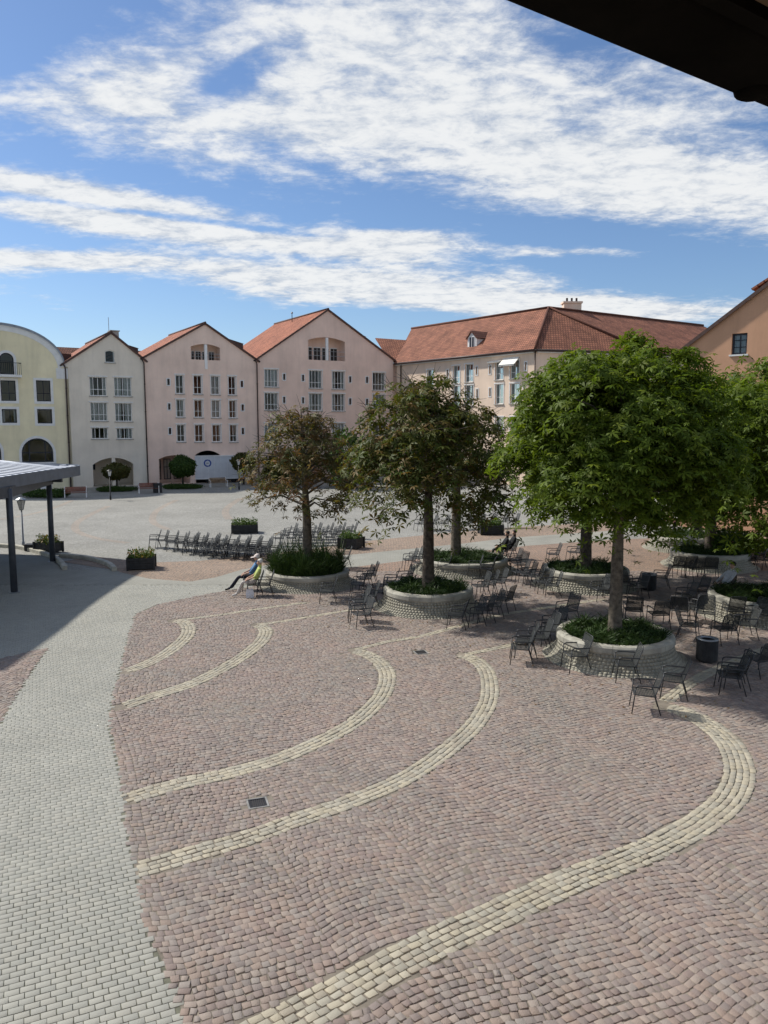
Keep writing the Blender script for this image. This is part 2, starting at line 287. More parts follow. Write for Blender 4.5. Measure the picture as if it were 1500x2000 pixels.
# ------------------------------------------------------------------ helpers
class MB:
    """collects shapes, then builds them as ONE mesh object"""
    def __init__(s): s.v = []; s.f = []; s.m = []; s.uv = {}
    def add(s, vs, fs, mi=0):
        o = len(s.v); s.v += [tuple(p) for p in vs]
        for f in fs: s.f.append(tuple(i + o for i in f)); s.m.append(mi)
    def box(s, x0, x1, y0, y1, z0, z1, mi=0):
        s.add([(x, y, z) for z in (z0, z1) for y in (y0, y1) for x in (x0, x1)],
              [(0, 2, 3, 1), (4, 5, 7, 6), (0, 1, 5, 4), (1, 3, 7, 5), (3, 2, 6, 7), (2, 0, 4, 6)], mi)
    def obox(s, c, ax, hx, ay, hy, az, hz, mi=0):
        c, ax, ay, az = Vector(c), Vector(ax), Vector(ay), Vector(az)
        s.add([c + ax * (hx * i) + ay * (hy * j) + az * (hz * k) for k in (-1, 1) for j in (-1, 1) for i in (-1, 1)],
              [(0, 2, 3, 1), (4, 5, 7, 6), (0, 1, 5, 4), (1, 3, 7, 5), (3, 2, 6, 7), (2, 0, 4, 6)], mi)
    def bar(s, p, q, w, h, mi=0, up=(0, 0, 1)):
        p, q = Vector(p), Vector(q); d = (q - p); l = d.length; d.normalize()
        u = Vector(up); a = d.cross(u)
        if a.length < 1e-4: a = d.cross(Vector((1, 0, 0)))
        a.normalize(); b = a.cross(d)
        s.obox((p + q) / 2, d, l / 2, a, w / 2, b, h / 2, mi)
    def tube(s, pts, rad, n=6, mi=0, caps=True, closed=False):
        pts = [Vector(p) for p in pts]; k = len(pts)
        rad = rad if isinstance(rad, (list, tuple)) else [rad] * k
        o = len(s.v); a = None
        for i, p in enumerate(pts):
            d = (pts[min(i + 1, k - 1)] - pts[max(i - 1, 0)]).normalized()
            if a is None:
                a = d.cross(Vector((0, 0, 1)))
                if a.length < 1e-3: a = Vector((1, 0, 0))
            a = (a - d * a.dot(d)).normalized(); b = d.cross(a)
            for j in range(n):
                t = 2 * math.pi * j / n
                s.v.append(tuple(p + (a * math.cos(t) + b * math.sin(t)) * rad[i]))
        for i in range(k - 1):
            for j in range(n):
                s.f.append((o + i * n + j, o + i * n + (j + 1) % n, o + (i + 1) * n + (j + 1) % n, o + (i + 1) * n + j)); s.m.append(mi)
        if caps:
            s.f.append(tuple(o + j for j in reversed(range(n)))); s.m.append(mi)
            s.f.append(tuple(o + (k - 1) * n + j for j in range(n))); s.m.append(mi)
    def lathe(s, prof, n=24, mi=0, c=(0, 0, 0), a0=0.0, a1=2 * math.pi):
        full = abs(a1 - a0 - 2 * math.pi) < 1e-6; o = len(s.v); k = len(prof); cols = n if full else n + 1
        for j in range(cols):
            t = a0 + (a1 - a0) * j / n
            for r, z in prof: s.v.append((c[0] + r * math.cos(t), c[1] + r * math.sin(t), c[2] + z))
        for j in range(n):
            j2 = (j + 1) % cols
            for i in range(k - 1):
                s.f.append((o + j * k + i, o + j2 * k + i, o + j2 * k + i + 1, o + j * k + i + 1)); s.m.append(mi)
    def prism(s, poly, z0, z1, mi=0):
        n = len(poly)
        s.add([(x, y, z0) for x, y in poly] + [(x, y, z1) for x, y in poly],
              [tuple(reversed(range(n))), tuple(range(n, 2 * n))] + [(i, (i + 1) % n, n + (i + 1) % n, n + i) for i in range(n)], mi)
    def mesh(s, name, mats, smooth=False):
        me = bpy.data.meshes.new(name); me.from_pydata(s.v, [], s.f)
        mats = mats if isinstance(mats, (list, tuple)) else [mats]
        for q in mats: me.materials.append(MATS[q])
        if len(mats) > 1: me.polygons.foreach_set('material_index', s.m)
        if smooth: me.polygons.foreach_set('use_smooth', [True] * len(me.polygons))
        me.update(); return me
    def build(s, name, mats, parent=None, smooth=False):
        return link(name, s.mesh(name, mats, smooth), parent)

def link(name, me, parent=None):
    o = bpy.data.objects.new(name, me); C.objects.link(o)
    if parent: o.parent = parent
    return o
def tag(o, label, cat, group=None, kind=None):
    o['label'] = label; o['category'] = cat
    if group: o['group'] = group
    if kind: o['kind'] = kind
    return o
def thing(name, label, cat, loc=(0, 0, 0), rz=0.0, group=None):
    o = bpy.data.objects.new(name, None); C.objects.link(o); o.location = loc; o.rotation_euler = (0, 0, rz); o.empty_display_size = 0.3
    return tag(o, label, cat, group)
def structure(o): o['kind'] = 'structure'; return o
def copy_tree(o, parent=None):
    c = o.copy(); C.objects.link(c); c.parent = parent
    for ch in list(o.children): copy_tree(ch, c)
    return c
def np_mesh(name, V, Fq, mats, mi=None, smooth=False):
    """V (n,3) array, Fq (m,k) array of equal-sided faces"""
    me = bpy.data.meshes.new(name); k = Fq.shape[1]
    me.vertices.add(len(V)); me.vertices.foreach_set('co', V.astype(np.float32).ravel())
    me.loops.add(Fq.size); me.loops.foreach_set('vertex_index', Fq.astype(np.int32).ravel())
    me.polygons.add(len(Fq)); me.polygons.foreach_set('loop_start', np.arange(0, Fq.size, k, dtype=np.int32))
    for q in (mats if isinstance(mats, (list, tuple)) else [mats]): me.materials.append(MATS[q])
    if mi is not None: me.polygons.foreach_set('material_index', mi.astype(np.int32))
    if smooth: me.polygons.foreach_set('use_smooth', np.ones(len(Fq), dtype=bool))
    me.update(calc_edges=True); me.validate(); return me
def in_poly(P, poly):
    x, y = P[:, 0], P[:, 1]; r = np.zeros(len(P), bool); n = len(poly)
    for i in range(n):
        (x1, y1), (x2, y2) = poly[i], poly[(i + 1) % n]
        c = ((y1 > y) != (y2 > y)); xi = (x2 - x1) * (y - y1) / ((y2 - y1) if y2 != y1 else 1e-9) + x1
        r ^= c & (x < xi)
    return r
def line_dist(P, line):
    d = np.full(len(P), 1e9); L_ = np.array(line)
    for a, b in zip(L_[:-1], L_[1:]):
        ab = b - a; t = np.clip(((P - a) @ ab) / (ab @ ab), 0, 1)
        d = np.minimum(d, np.linalg.norm(P - (a + t[:, None] * ab), axis=1))
    return d
def spline(pts, n=8):
    P = [Vector((p[0], p[1], 0)) for p in pts]; out = []
    for i in range(len(P) - 1):
        p0, p1, p2, p3 = P[max(i - 1, 0)], P[i], P[i + 1], P[min(i + 2, len(P) - 1)]
        for k in range(n):
            t = k / n
            q = 0.5 * ((2 * p1) + (p2 - p0) * t + (2 * p0 - 5 * p1 + 4 * p2 - p3) * t * t + (3 * p1 - p0 - 3 * p2 + p3) * t ** 3)
            out.append((q.x, q.y))
    out.append((P[-1].x, P[-1].y)); return out
def project(P):
    d = P[:, 1] * math.cos(PITCH) - (0 - EYE) * -math.sin(PITCH) * -1 if False else P[:, 1] * math.cos(PITCH) + EYE * math.sin(PITCH)
    yc = P[:, 1] * math.sin(PITCH) - EYE * math.cos(PITCH)
    return 750 + F * P[:, 0] / d, 1000 - F * yc / d
def sheet(name, poly, z, m):
    tris = geometry.tessellate_polygon([[Vector((x, y, 0)) for x, y in poly]])
    me = bpy.data.meshes.new(name); fs = []
    for t in tris:
        a, b, c = [Vector((*poly[i], 0)) for i in t]
        fs.append(tuple(t) if (b - a).cross(c - a).z > 0 else tuple(reversed(t)))
    me.from_pydata([(x, y, z) for x, y in poly], [], fs); me.materials.append(MATS[m]); me.update()
    return link(name, me)

# ------------------------------------------------------------------ ground
MB_ = MB(); MB_.add([(-700, -60, -0.016), (700, -60, -0.016), (700, 1200, -0.016), (-700, 1200, -0.016)], [(0, 1, 2, 3)])
structure(MB_.build('ground', 'square_setts'))

path_right = [(372, 2030), (365, 2000), (330, 1905), (290, 1820), (270, 1740), (262, 1690), (245, 1600), (238, 1530), (222, 1450), (214, 1400), (222, 1360), (238, 1300), (252, 1240), (265, 1200), (310, 1180), (380, 1165), (450, 1152)]
path_low = [(530, 1140), (620, 1120), (690, 1108), (760, 1099), (840, 1089), (960, 1074), (1030, 1066), (1200, 1054)]
red_top = [(120, 1097), (180, 1086), (240, 1093), (310, 1098), (390, 1095), (440, 1090), (520, 1080), (600, 1074), (680, 1060), (760, 1052), (860, 1042), (1000, 1030), (1200, 1018)]
red_low = [(222, 1112), (240, 1119), (290, 1130), (370, 1136), (420, 1128), (470, 1113), (540, 1100), (620, 1088), (700, 1082), (800, 1072), (900, 1062), (1000, 1050), (1200, 1036)]
A_right = gp(path_right); A_low = gp(path_low)
B_poly = [(-2.0, 4.0), (30, 4.0)] + [(60, 60)] + [(30, 47)] + list(reversed(A_low)) + list(reversed(A_right))
E_tip = gp([(0, 1412), (30, 1360), (62, 1310), (95, 1264), (0, 1286)])
A_poly = [(-2.0, 4.0)] + A_right + A_low + list(reversed(gp(red_low)))
A_poly += [tuple(g(127, 1113).xy), (-17, 38), (-40, 44), (-40, 4.0)]
structure(sheet('grey_paving', A_poly, -0.010, 'paver_joint'))
far_pav = [p for p in A_poly]
structure(sheet('red_cobble_paving', B_poly, -0.006, 'red_joint'))
D_poly = gp(red_top) + list(reversed(gp(red_low)))
structure(sheet('sett_border', D_poly, -0.004, 'pink_setts'))
E_poly = E_tip + [(-14, 21.6), (-14, 16)]
structure(sheet('side_cobbles', E_poly, -0.004, 'red_joint'))
grey_pav = bpy.data.objects['grey_paving']; red_pav = bpy.data.objects['red_cobble_paving']

# pale sett bands: a broad curved band and the thin straight line it hooks into
BANDS = [
 ([(470, 2040), (545, 2003), (640, 1953), (760, 1888), (870, 1832), (956, 1793), (1041, 1752), (1127, 1715), (1212, 1683), (1295, 1648), (1367, 1608), (1420, 1566), (1441, 1531), (1444, 1499), (1431, 1461), (1409, 1435), (1377, 1411), (1340, 1392), (1300, 1380)], 5),
 ([(266, 1699), (320, 1684), (384, 1665), (440, 1650), (520, 1624), (600, 1594), (680, 1567), (753, 1538), (807, 1511), (860, 1475), (913, 1430), (940, 1397), (955, 1365), (956, 1333), (948, 1307), (930, 1290), (906, 1279)], 4),
 ([(242, 1563), (300, 1545), (360, 1529), (424, 1516), (504, 1495), (560, 1476), (620, 1450), (680, 1419), (720, 1388), (747, 1356), (757, 1324), (748, 1300), (724, 1281), (692, 1270)], 4),
 ([(240, 1381), (300, 1360), (360, 1341), (408, 1320), (456, 1294), (496, 1266), (516, 1244), (518, 1229), (502, 1220)], 4),
 ([(246, 1311), (288, 1296), (328, 1274), (360, 1248), (369, 1230), (362, 1217), (344, 1212)], 4),
 ([(1300, 1370), (1340, 1340), (1395, 1309), (1500, 1266)], 3),
 ([(906, 1279), (950, 1270), (993, 1261), (1065, 1243)], 2),
 ([(692, 1270), (760, 1253), (820, 1243), (900, 1222), (980, 1201), (1060, 1188), (1180, 1170)], 2),
 ([(502, 1220), (560, 1212), (664, 1195), (700, 1189)], 2),
 ([(344, 1212), (424, 1202), (504, 1190), (600, 1177)], 2)]
band_lines = [(spline(gp(p), 10), n) for p, n in BANDS]
PITCHC = 0.113

PLANTERS = [  # pixel of the bed's ground centre, rim radius
 (601, 1139, 1.72), (836, 1183, 1.62), (1199, 1281, 1.62), (905, 1112, 2.0), (1142, 1141, 1.75), (1492, 1199, 1.85), (1385, 1104, 1.75), (1330, 1071, 1.6)]
P_C = [(g(u, v), r) for u, v, r in PLANTERS]
DRAINS = [(503, 1568), (822, 1274)]

def quads_to_mesh(Q, top, zb=-0.03, inset=0.0055, drop=0.004, tilt=0.0022):
    """Q (n,4,2) ground corners -> bevelled blocks, 9 quads each"""
    n = len(Q); cen = Q.mean(axis=1, keepdims=True); size = np.linalg.norm(Q - cen, axis=2, keepdims=True)
    Qi = cen + (Q - cen) * (1 - inset * 1.4 / np.maximum(size, 0.02))
    V = np.zeros((n, 12, 3)); V[:, 0:4, :2] = Q; V[:, 4:8, :2] = Q; V[:, 8:12, :2] = Qi
    t = top[:, None] + RNG.normal(0, tilt, (n, 4))
    V[:, 0:4, 2] = zb; V[:, 4:8, 2] = t - drop; V[:, 8:12, 2] = t
    f = []
    for k in range(4):
        k2 = (k + 1) % 4
        f += [(k, k2, 4 + k2, 4 + k), (4 + k, 4 + k2, 8 + k2, 8 + k)]
    f.append((8, 9, 10, 11)); f = np.array(f)
    Fq = (np.arange(n)[:, None, None] * 12 + f[None]).reshape(-1, 4)
    return V.reshape(-1, 3), Fq
STONE_VARIANTS = {}
def stone_objs(Q, top, name, m, parent, crisp=False):
    """single stones as objects that share a few mesh variants"""
    if m not in STONE_VARIANTS:
        STONE_VARIANTS[m] = []
        for k in range(10):
            q = np.array([[(-.5, -.5), (.5, -.5), (.5, .5), (-.5, .5)]]) + RNG.normal(0, 0.006 if crisp else 0.035, (1, 4, 2))
            n = 1; V = np.zeros((12, 3)); V[0:4, :2] = q; V[4:8, :2] = q; V[8:12, :2] = q[0] * (0.95 if crisp else 0.91) + RNG.normal(0, 0.002 if crisp else 0.012, (4, 2))
            t = RNG.normal(0, 0.0006 if crisp else 0.0025, 4); V[0:4, 2] = -0.035; V[4:8, 2] = t - (0.002 if crisp else 0.0045); V[8:12, 2] = t
            f = []
            for a in range(4):
                b = (a + 1) % 4; f += [(a, b, 4 + b, 4 + a), (4 + a, 4 + b, 8 + b, 8 + a)]
            f.append((8, 9, 10, 11))
            STONE_VARIANTS[m].append(np_mesh(name, V, np.array(f), m))
    for q, t in zip(Q, top):
        o = bpy.data.objects.new(name, random.choice(STONE_VARIANTS[m])); C.objects.link(o); o.parent = parent
        c = q.mean(axis=0); ex = (q[1] + q[2] - q[0] - q[3]) / 2; ey = (q[2] + q[3] - q[0] - q[1]) / 2
        o.location = (c[0], c[1], t); o.rotation_euler = (0, 0, math.atan2(ex[1], ex[0])); o.scale = (np.linalg.norm(ex), np.linalg.norm(ey), 1)
def lay(Q, name, m, parent, rest_name, base=0.006, jit=0.003, limit=300, crisp=False):
    cen = Q.mean(axis=1); top = base + RNG.normal(0, jit, len(Q)) + (0.0 if crisp else 0.006) * np.sin(cen[:, 0] * 1.3) * np.cos(cen[:, 1] * 0.9)
    u, v = project(cen); vis = (u > 5) & (u < 1495) & (v > 0) & (v < 1992)
    d = np.hypot(cen[:, 0], cen[:, 1]); d[~vis] = 1e6
    idx = np.argsort(d)[:limit]; keep = np.ones(len(Q), bool); keep[idx] = False
    stone_objs(Q[idx], top[idx], name, m, parent, crisp)
    V, Fq = quads_to_mesh(Q[keep], top[keep], **(dict(inset=.0025, drop=.002, tilt=.0006) if crisp else {}))
    o = link(rest_name, np_mesh(rest_name, V, Fq, m), parent); o['kind'] = 'stuff'

def arch_field(W, rise, pitch, rot, origin, ext, ymax):
    """setts laid in segmental arches: columns of width W, rows bulging by rise"""
    ncol = int(2 * ext / W) + 1; nrow = int(2 * ext / pitch); out = []
    ns = int(round(W / pitch))
    rr, cc, ii = np.meshgrid(np.arange(nrow), np.arange(ncol), np.arange(ns), indexing='ij')
    rr, cc, ii = rr.ravel(), cc.ravel(), ii.ravel()
    cuts = (np.arange(ns + 1)[None, None] + RNG.uniform(-0.42, 0.42, (nrow, ncol, 1)) + RNG.normal(0, 0.07, (nrow, ncol, ns + 1))) / ns
    cuts[..., 0] = 0; cuts[..., -1] = 1
    t0, t1 = cuts[rr, cc, ii], cuts[rr, cc, ii + 1]
    rs = rise * (1 + 0.8 * np.sin(cc * 1.7 + rr * 0.013 * (1 + cc % 3)))
    f = lambda t: rs * 4 * t * (1 - t)
    def P(t, dq): return np.stack([cc * W + t * W - ext, rr * pitch + f(t) + dq * pitch - ext], -1)
    Q = np.stack([P(t0, 0), P(t1, 0), P(t1, 1), P(t0, 1)], 1)
    ok = (t1 - t0) * W > 0.03
    Q = Q[ok]
    c, s_ = math.cos(rot), math.sin(rot); M = np.array([[c, s_], [-s_, c]])
    Q = Q @ M + np.array(origin)
    # slow wander so that courses are never ruled
    cen = Q.mean(axis=1, keepdims=True)
    Q = Q + np.stack([0.05 * np.sin(cen[..., 1] * 1.1 + cen[..., 0] * .4), 0.07 * np.sin(cen[..., 0] * 0.9 + 0.5 * np.sin(cen[..., 1] * .7)) + .03 * np.sin(cen[..., 0] * 2.9 + cen[..., 1])], -1)
    cen = Q.mean(axis=1, keepdims=True)
    Q = cen + (Q - cen) * (0.925 + RNG.normal(0, 0.018, (len(Q), 1, 1))) + RNG.normal(0, 0.0065, Q.shape)
    return Q[Q[:, :, 1].max(axis=1) < ymax]

def keep_off(Q, poly, extra=0.0):
    cen = Q.mean(axis=1); ok = in_poly(cen, poly)
    u, v = project(cen); ok &= (u > -80) & (u < 1580) & (v < 2080) & (cen[:, 1] > 5)
    Q = Q[ok]; cen = cen[ok]; ok = np.ones(len(Q), bool)
    for line, n in band_lines: ok &= line_dist(cen, line) > n * PITCHC / 2 + 0.02
    for c, r in P_C: ok &= np.hypot(cen[:, 0] - c.x, cen[:, 1] - c.y) > r * 1.2
    for d in DRAINS:
        p = g(*d); ok &= np.maximum(abs(cen[:, 0] - p.x), abs(cen[:, 1] - p.y)) > 0.235
    return Q[ok]
Q = arch_field(1.80, 0.09, PITCHC, R(24), (3, 22), 32, 34.0)
lay(keep_off(Q, B_poly), 'cobblestone', 'red_stone', red_pav, 'cobblestones')
Q = arch_field(1.36, 0.24, PITCHC, R(60), (-12, 18), 9, 34.0)
cen = Q.mean(axis=1); lay(Q[in_poly(cen, E_poly)], 'cobblestone', 'red_stone', bpy.data.objects['side_cobbles'], 'cobblestones', limit=120)
far_red = [(-9.5, 33.9), (60, 33.9), (60, 60), (30, 47)] + [p for p in reversed(A_low) if p[1] > 33.9]
far_red[0] = (A_low[2][0] - 0.0, 33.9) if A_low[2][1] < 33.9 else (A_low[1][0], 33.9)
structure(sheet('shaded_setts', far_red, 0.006, 'far_red_setts'))

def band_quads(line, n):
    L_ = np.array(line); seg = np.linalg.norm(np.diff(L_, axis=0), axis=1); cum = np.r_[0, np.cumsum(seg)]; tot = cum[-1]
    def at(s, off):
        s = np.clip(s, 0, tot); x = np.interp(s, cum, L_[:, 0]); y = np.interp(s, cum, L_[:, 1])
        e = 0.15; tx = np.interp(np.clip(s + e, 0, tot), cum, L_[:, 0]) - np.interp(np.clip(s - e, 0, tot), cum, L_[:, 0])
        ty = np.interp(np.clip(s + e, 0, tot), cum, L_[:, 1]) - np.interp(np.clip(s - e, 0, tot), cum, L_[:, 1])
        l = np.hypot(tx, ty) + 1e-9
        return np.stack([x - ty / l * off, y + tx / l * off], -1)
    out = []
    for r in range(n):
        o0 = (r - n / 2) * PITCHC; o1 = o0 + PITCHC
        cuts = [RNG.uniform(0, 0.13)]
        while cuts[-1] < tot: cuts.append(cuts[-1] + RNG.uniform(0.125, 0.185))
        cuts = np.array(cuts[:-1])
        q = np.stack([at(cuts[:-1], o0), at(cuts[1:], o0), at(cuts[1:], o1), at(cuts[:-1], o1)], 1); out.append(q)
    Q = np.concatenate(out); cen = Q.mean(axis=1, keepdims=True)
    return cen + (Q - cen) * (0.915 + RNG.normal(0, 0.02, (len(Q), 1, 1))) + RNG.normal(0, 0.006, Q.shape)
band_root = thing('sett_band', 'curved bands of pale cream setts running through the red cobbles', 'paving'); del band_root['category']; del band_root['label']; structure(band_root)
Q = np.concatenate([band_quads(l, n) for l, n in band_lines]); cen = Q.mean(axis=1)
ok = np.ones(len(Q), bool)
for c, r in P_C: ok &= np.hypot(cen[:, 0] - c.x, cen[:, 1] - c.y) > r * 1.2
lay(Q[ok], 'sett', 'cream_stone', band_root, 'setts', base=0.009, jit=0.003)

# grey pavers in running bond
def paver_field(L_, W, rot, origin, ext):
    nr = int(2 * ext / W); nc = int(2 * ext / L_)
    r, c = np.meshgrid(np.arange(nr), np.arange(nc), indexing='ij'); r, c = r.ravel(), c.ravel()
    sh = RNG.uniform(0.3, 0.7, nr)[r] * (r % 2)
    x = (c + sh) * L_ - ext; y = r * W - ext
    Q = np.stack([np.stack([x, y], -1), np.stack([x + L_, y], -1), np.stack([x + L_, y + W], -1), np.stack([x, y + W], -1)], 1)
    cen = Q.mean(axis=1, keepdims=True); half = np.array([[-1, -1], [1, -1], [1, 1], [-1, 1]]) * np.array([L_ / 2 - 0.0035, W / 2 - 0.0035])
    Q = cen + half[None] + RNG.normal(0, 0.0015, Q.shape)
    ct, st = math.cos(rot), math.sin(rot); M = np.array([[ct, st], [-st, ct]])
    return Q @ M + np.array(origin)
Q = paver_field(0.168, 0.106, R(24), (-10, 20), 24); cen = Q.mean(axis=1)
u, v = project(cen)
ok = in_poly(cen, A_poly) & ~in_poly(cen, E_poly) & (cen[:, 1] < 31) & (u > -60) & (v < 2080) & (u < 1560) & (cen[:, 1] > 5)
lay(Q[ok], 'paver', 'grey_paver', grey_pav, 'pavers', base=-0.002, jit=0.0006, crisp=True)
fp = gp([(127, 1113)]) + [(-17, 38), (-40, 44), (-40, 31), (A_right[-1][0] - 0.2, 31)] + [p for p in A_low if p[1] > 31] + list(reversed(gp(red_low)))
o = structure(sheet('far_paving', fp, 0.0, 'far_pavers'))

# terracotta lines set into the far square
def strip(name, px, w, z, m):
    L_ = spline(gp(px), 8); mb = MB(); pts = []
    for i, p in enumerate(L_):
        a, b = L_[max(i - 1, 0)], L_[min(i + 1, len(L_) - 1)]; d = Vector((b[0] - a[0], b[1] - a[1], 0)).normalized(); nn = Vector((-d.y, d.x, 0))
        pts.append((Vector((*p, z)) + nn * w / 2, Vector((*p, z)) - nn * w / 2))
    vs = [q for pr in pts for q in pr]
    mb.add(vs, [(2 * i, 2 * i + 1, 2 * i + 3, 2 * i + 2) for i in range(len(pts) - 1)])
    return structure(mb.build(name, m))
for px, w in [([(212, 988), (180, 1003), (152, 1019), (147, 1033), (165, 1044), (200, 1053), (250, 1060)], 0.8), ([(345, 976), (312, 993), (299, 1008), (302, 1022), (330, 1034)], 0.8),
              ([(470, 973), (448, 988), (440, 1000), (447, 1014)], 0.9), ([(0, 1014), (60, 1004), (110, 990), (140, 977)], 0.7)]:
    strip('terracotta_line', px, w * .6, -0.011, 'terracotta_setts')

# kerbs of the stop, raised and rounded
def kerb(px, label):
    L_ = spline(gp(px), 6); root = thing('kerb', label, 'kerb', (*L_[0], 0))
    n = 0; cut = 8
    while n < len(L_) - 1:
        seg = L_[n:n + cut + 1]; mb = MB(); vs = []
        for i, p in enumerate(seg):
            k = n + i; a, b = L_[max(k - 1, 0)], L_[min(k + 1, len(L_) - 1)]; d = Vector((b[0] - a[0], b[1] - a[1], 0)).normalized(); nn = Vector((-d.y, d.x, 0))
            for off, z in ((-0.11, -0.02), (-0.11, 0.15), (-0.085, 0.18), (0.085, 0.18), (0.11, 0.15), (0.11, -0.02)):
                q = Vector((*p, 0)) + nn * off; vs.append((q.x - L_[0][0], q.y - L_[0][1], z))
        fs = []
        for i in range(len(seg) - 1):
            for k in range(5): fs.append((i * 6 + k, i * 6 + k + 1, i * 6 + 7 + k, i * 6 + 6 + k))
        fs += [tuple(range(6)), tuple(reversed(range((len(seg) - 1) * 6, len(seg) * 6)))]
        mb.add(vs, fs); mb.build('kerb_stone', 'kerb_stone', root); n += cut
kerb([(-60, 1064), (0, 1068), (35, 1071), (70, 1079), (100, 1089), (118, 1100), (127, 1113)], 'curved stone kerb that runs beneath the shelter roof')
kerb([(118, 1087), (150, 1090), (178, 1094), (203, 1101), (216, 1107), (224, 1115)], 'short curved stone kerb beside the flower box on the square')

# drains
def drain(px, label):
    p = g(*px); t = thing('drain_grate', label, 'drain', (p.x, p.y, 0), R(18), 'drain grates in the cobbles'); t.scale = (.68, .68, 1)
    mb = MB()
    for a, b, c, d in ((-.27, .27, -.27, -.22), (-.27, .27, .22, .27), (-.27, -.22, -.22, .22), (.22, .27, -.22, .22)): mb.box(a, b, c, d, -0.03, 0.004)
    mb.build('surround', 'drain_concrete', t)
    mb = MB()
    for a, b, c, d in ((-.215, .215, -.215, -.18), (-.215, .215, .18, .215), (-.215, -.18, -.18, .18), (.18, .215, -.18, .18)): mb.box(a, b, c, d, -0.03, 0.008)
    mb.build('frame', 'iron', t)
    for k in range(7):
        x = -0.15 + k * 0.05; m2 = MB(); m2.box(x - 0.012, x + 0.012, -.178, .178, -0.03, 0.005); m2.build('bar', 'iron', t)
    m2 = MB(); m2.box(-.179, .179, -.179, .179, -0.06, -0.004); m2.build('pit', 'room_dark', t)
drain(DRAINS[0], 'square iron drain grate between the two wide cream bands')
drain(DRAINS[1], 'small square iron drain grate near the round tree bed')

# ------------------------------------------------------------------ buildings
class Face:
    """a vertical facade plane; pixel -> (s along it, height z)"""
    def __init__(s, o, ang): s.o = Vector((o[0], o[1], 0)); s.a = ang; s.d = Vector((math.cos(ang), math.sin(ang), 0)); s.n = Vector((-s.d.y, s.d.x, 0))
    def sz(s, u, v):
        r = ray(u, v); e = Vector((0, 0, EYE)); t = (s.o - e).dot(s.n) / r.dot(s.n); p = e + r * t
        return (p - s.o).dot(s.d), p.z
    def rect(s, u0, v0, u1, v1):
        um, vm = (u0 + u1) / 2, (v0 + v1) / 2
        return s.sz(u0, vm)[0], s.sz(u1, vm)[0], s.sz(um, v1)[1], s.sz(um, v0)[1]
    def root(s, name, label, cat, group=None): return thing(name, label, cat, (s.o.x, s.o.y, 0), s.a, group)
    def world(s, x, y, z): return s.o + s.d * x + s.n * y + Vector((0, 0, z))

def arch(s0, s1, z0, zs, zt, n=10):
    """opening with a segmental or round head"""
    w = (s1 - s0) / 2; c = (s0 + s1) / 2; h = max(zt - zs, 0.01)
    if h >= w * 0.98: pts = [(c + w * math.cos(t), zs + h * math.sin(t)) for t in [math.pi * k / n for k in range(n + 1)]]
    else:
        r = (w * w + h * h) / (2 * h); a = math.asin(min(1, w / r)); pts = [(c + r * math.sin(a - 2 * a * k / n), zs + h - r + r * math.cos(a - 2 * a * k / n)) for k in range(n + 1)]
    return [(s0, z0), (s1, z0)] + pts
def rectp(r): s0, s1, z0, z1 = r; return [(s0, z0), (s1, z0), (s1, z1), (s0, z1)]
def wall(root, outer, holes, m, depth=0.32, name='wall'):
    """plastered wall with real openings and reveals; local x along facade, y into the house"""
    loops = [outer] + holes; allp = [p for l in loops for p in l]
    tris = geometry.tessellate_polygon([[Vector((x, z, 0)) for x, z in l] for l in loops])
    mb = MB(); fs = []
    for t in tris:
        a, b, c = [Vector((*allp[i], 0)) for i in t]
        fs.append(tuple(t) if (b - a).cross(c - a).z > 0 else tuple(reversed(t)))
    mb.add([(x, 0, z) for x, z in allp], fs)
    for h in holes:
        n = len(h)
        mb.add([(x, 0, z) for x, z in h] + [(x, depth, z) for x, z in h], [(i, n + i, n + (i + 1) % n, (i + 1) % n) for i in range(n)])
    return mb.build(name, m, root)
def frame_bars(mb, pts, y0, y1, w):
    """frame following an opening's outline, w wide, inside it"""
    n = len(pts); c = Vector((sum(p[0] for p in pts) / n, sum(p[1] for p in pts) / n))
    area = sum(pts[i][0] * pts[(i + 1) % n][1] - pts[(i + 1) % n][0] * pts[i][1] for i in range(n))
    P = [Vector(p) for p in pts]; inn = []
    for i in range(n):
        a, b, d = P[i - 1], P[i], P[(i + 1) % n]
        e1 = (b - a).normalized(); e2 = (d - b).normalized(); n1 = Vector((-e1.y, e1.x)); n2 = Vector((-e2.y, e2.x))
        if area < 0: n1, n2 = -n1, -n2
        k = n1 + n2; inn.append(b + k * (w / max(0.3, k.dot(n1))))
    vs = [(p.x, y0, p.y) for p in P] + [(p.x, y0, p.y) for p in inn] + [(p.x, y1, p.y) for p in inn]
    fs = []
    for i in range(n):
        j = (i + 1) % n; fs += [(i, j, n + j, n + i), (n + i, n + j, 2 * n + j, 2 * n + i)]
    mb.add(vs, fs); return [(p.x, p.y) for p in inn]
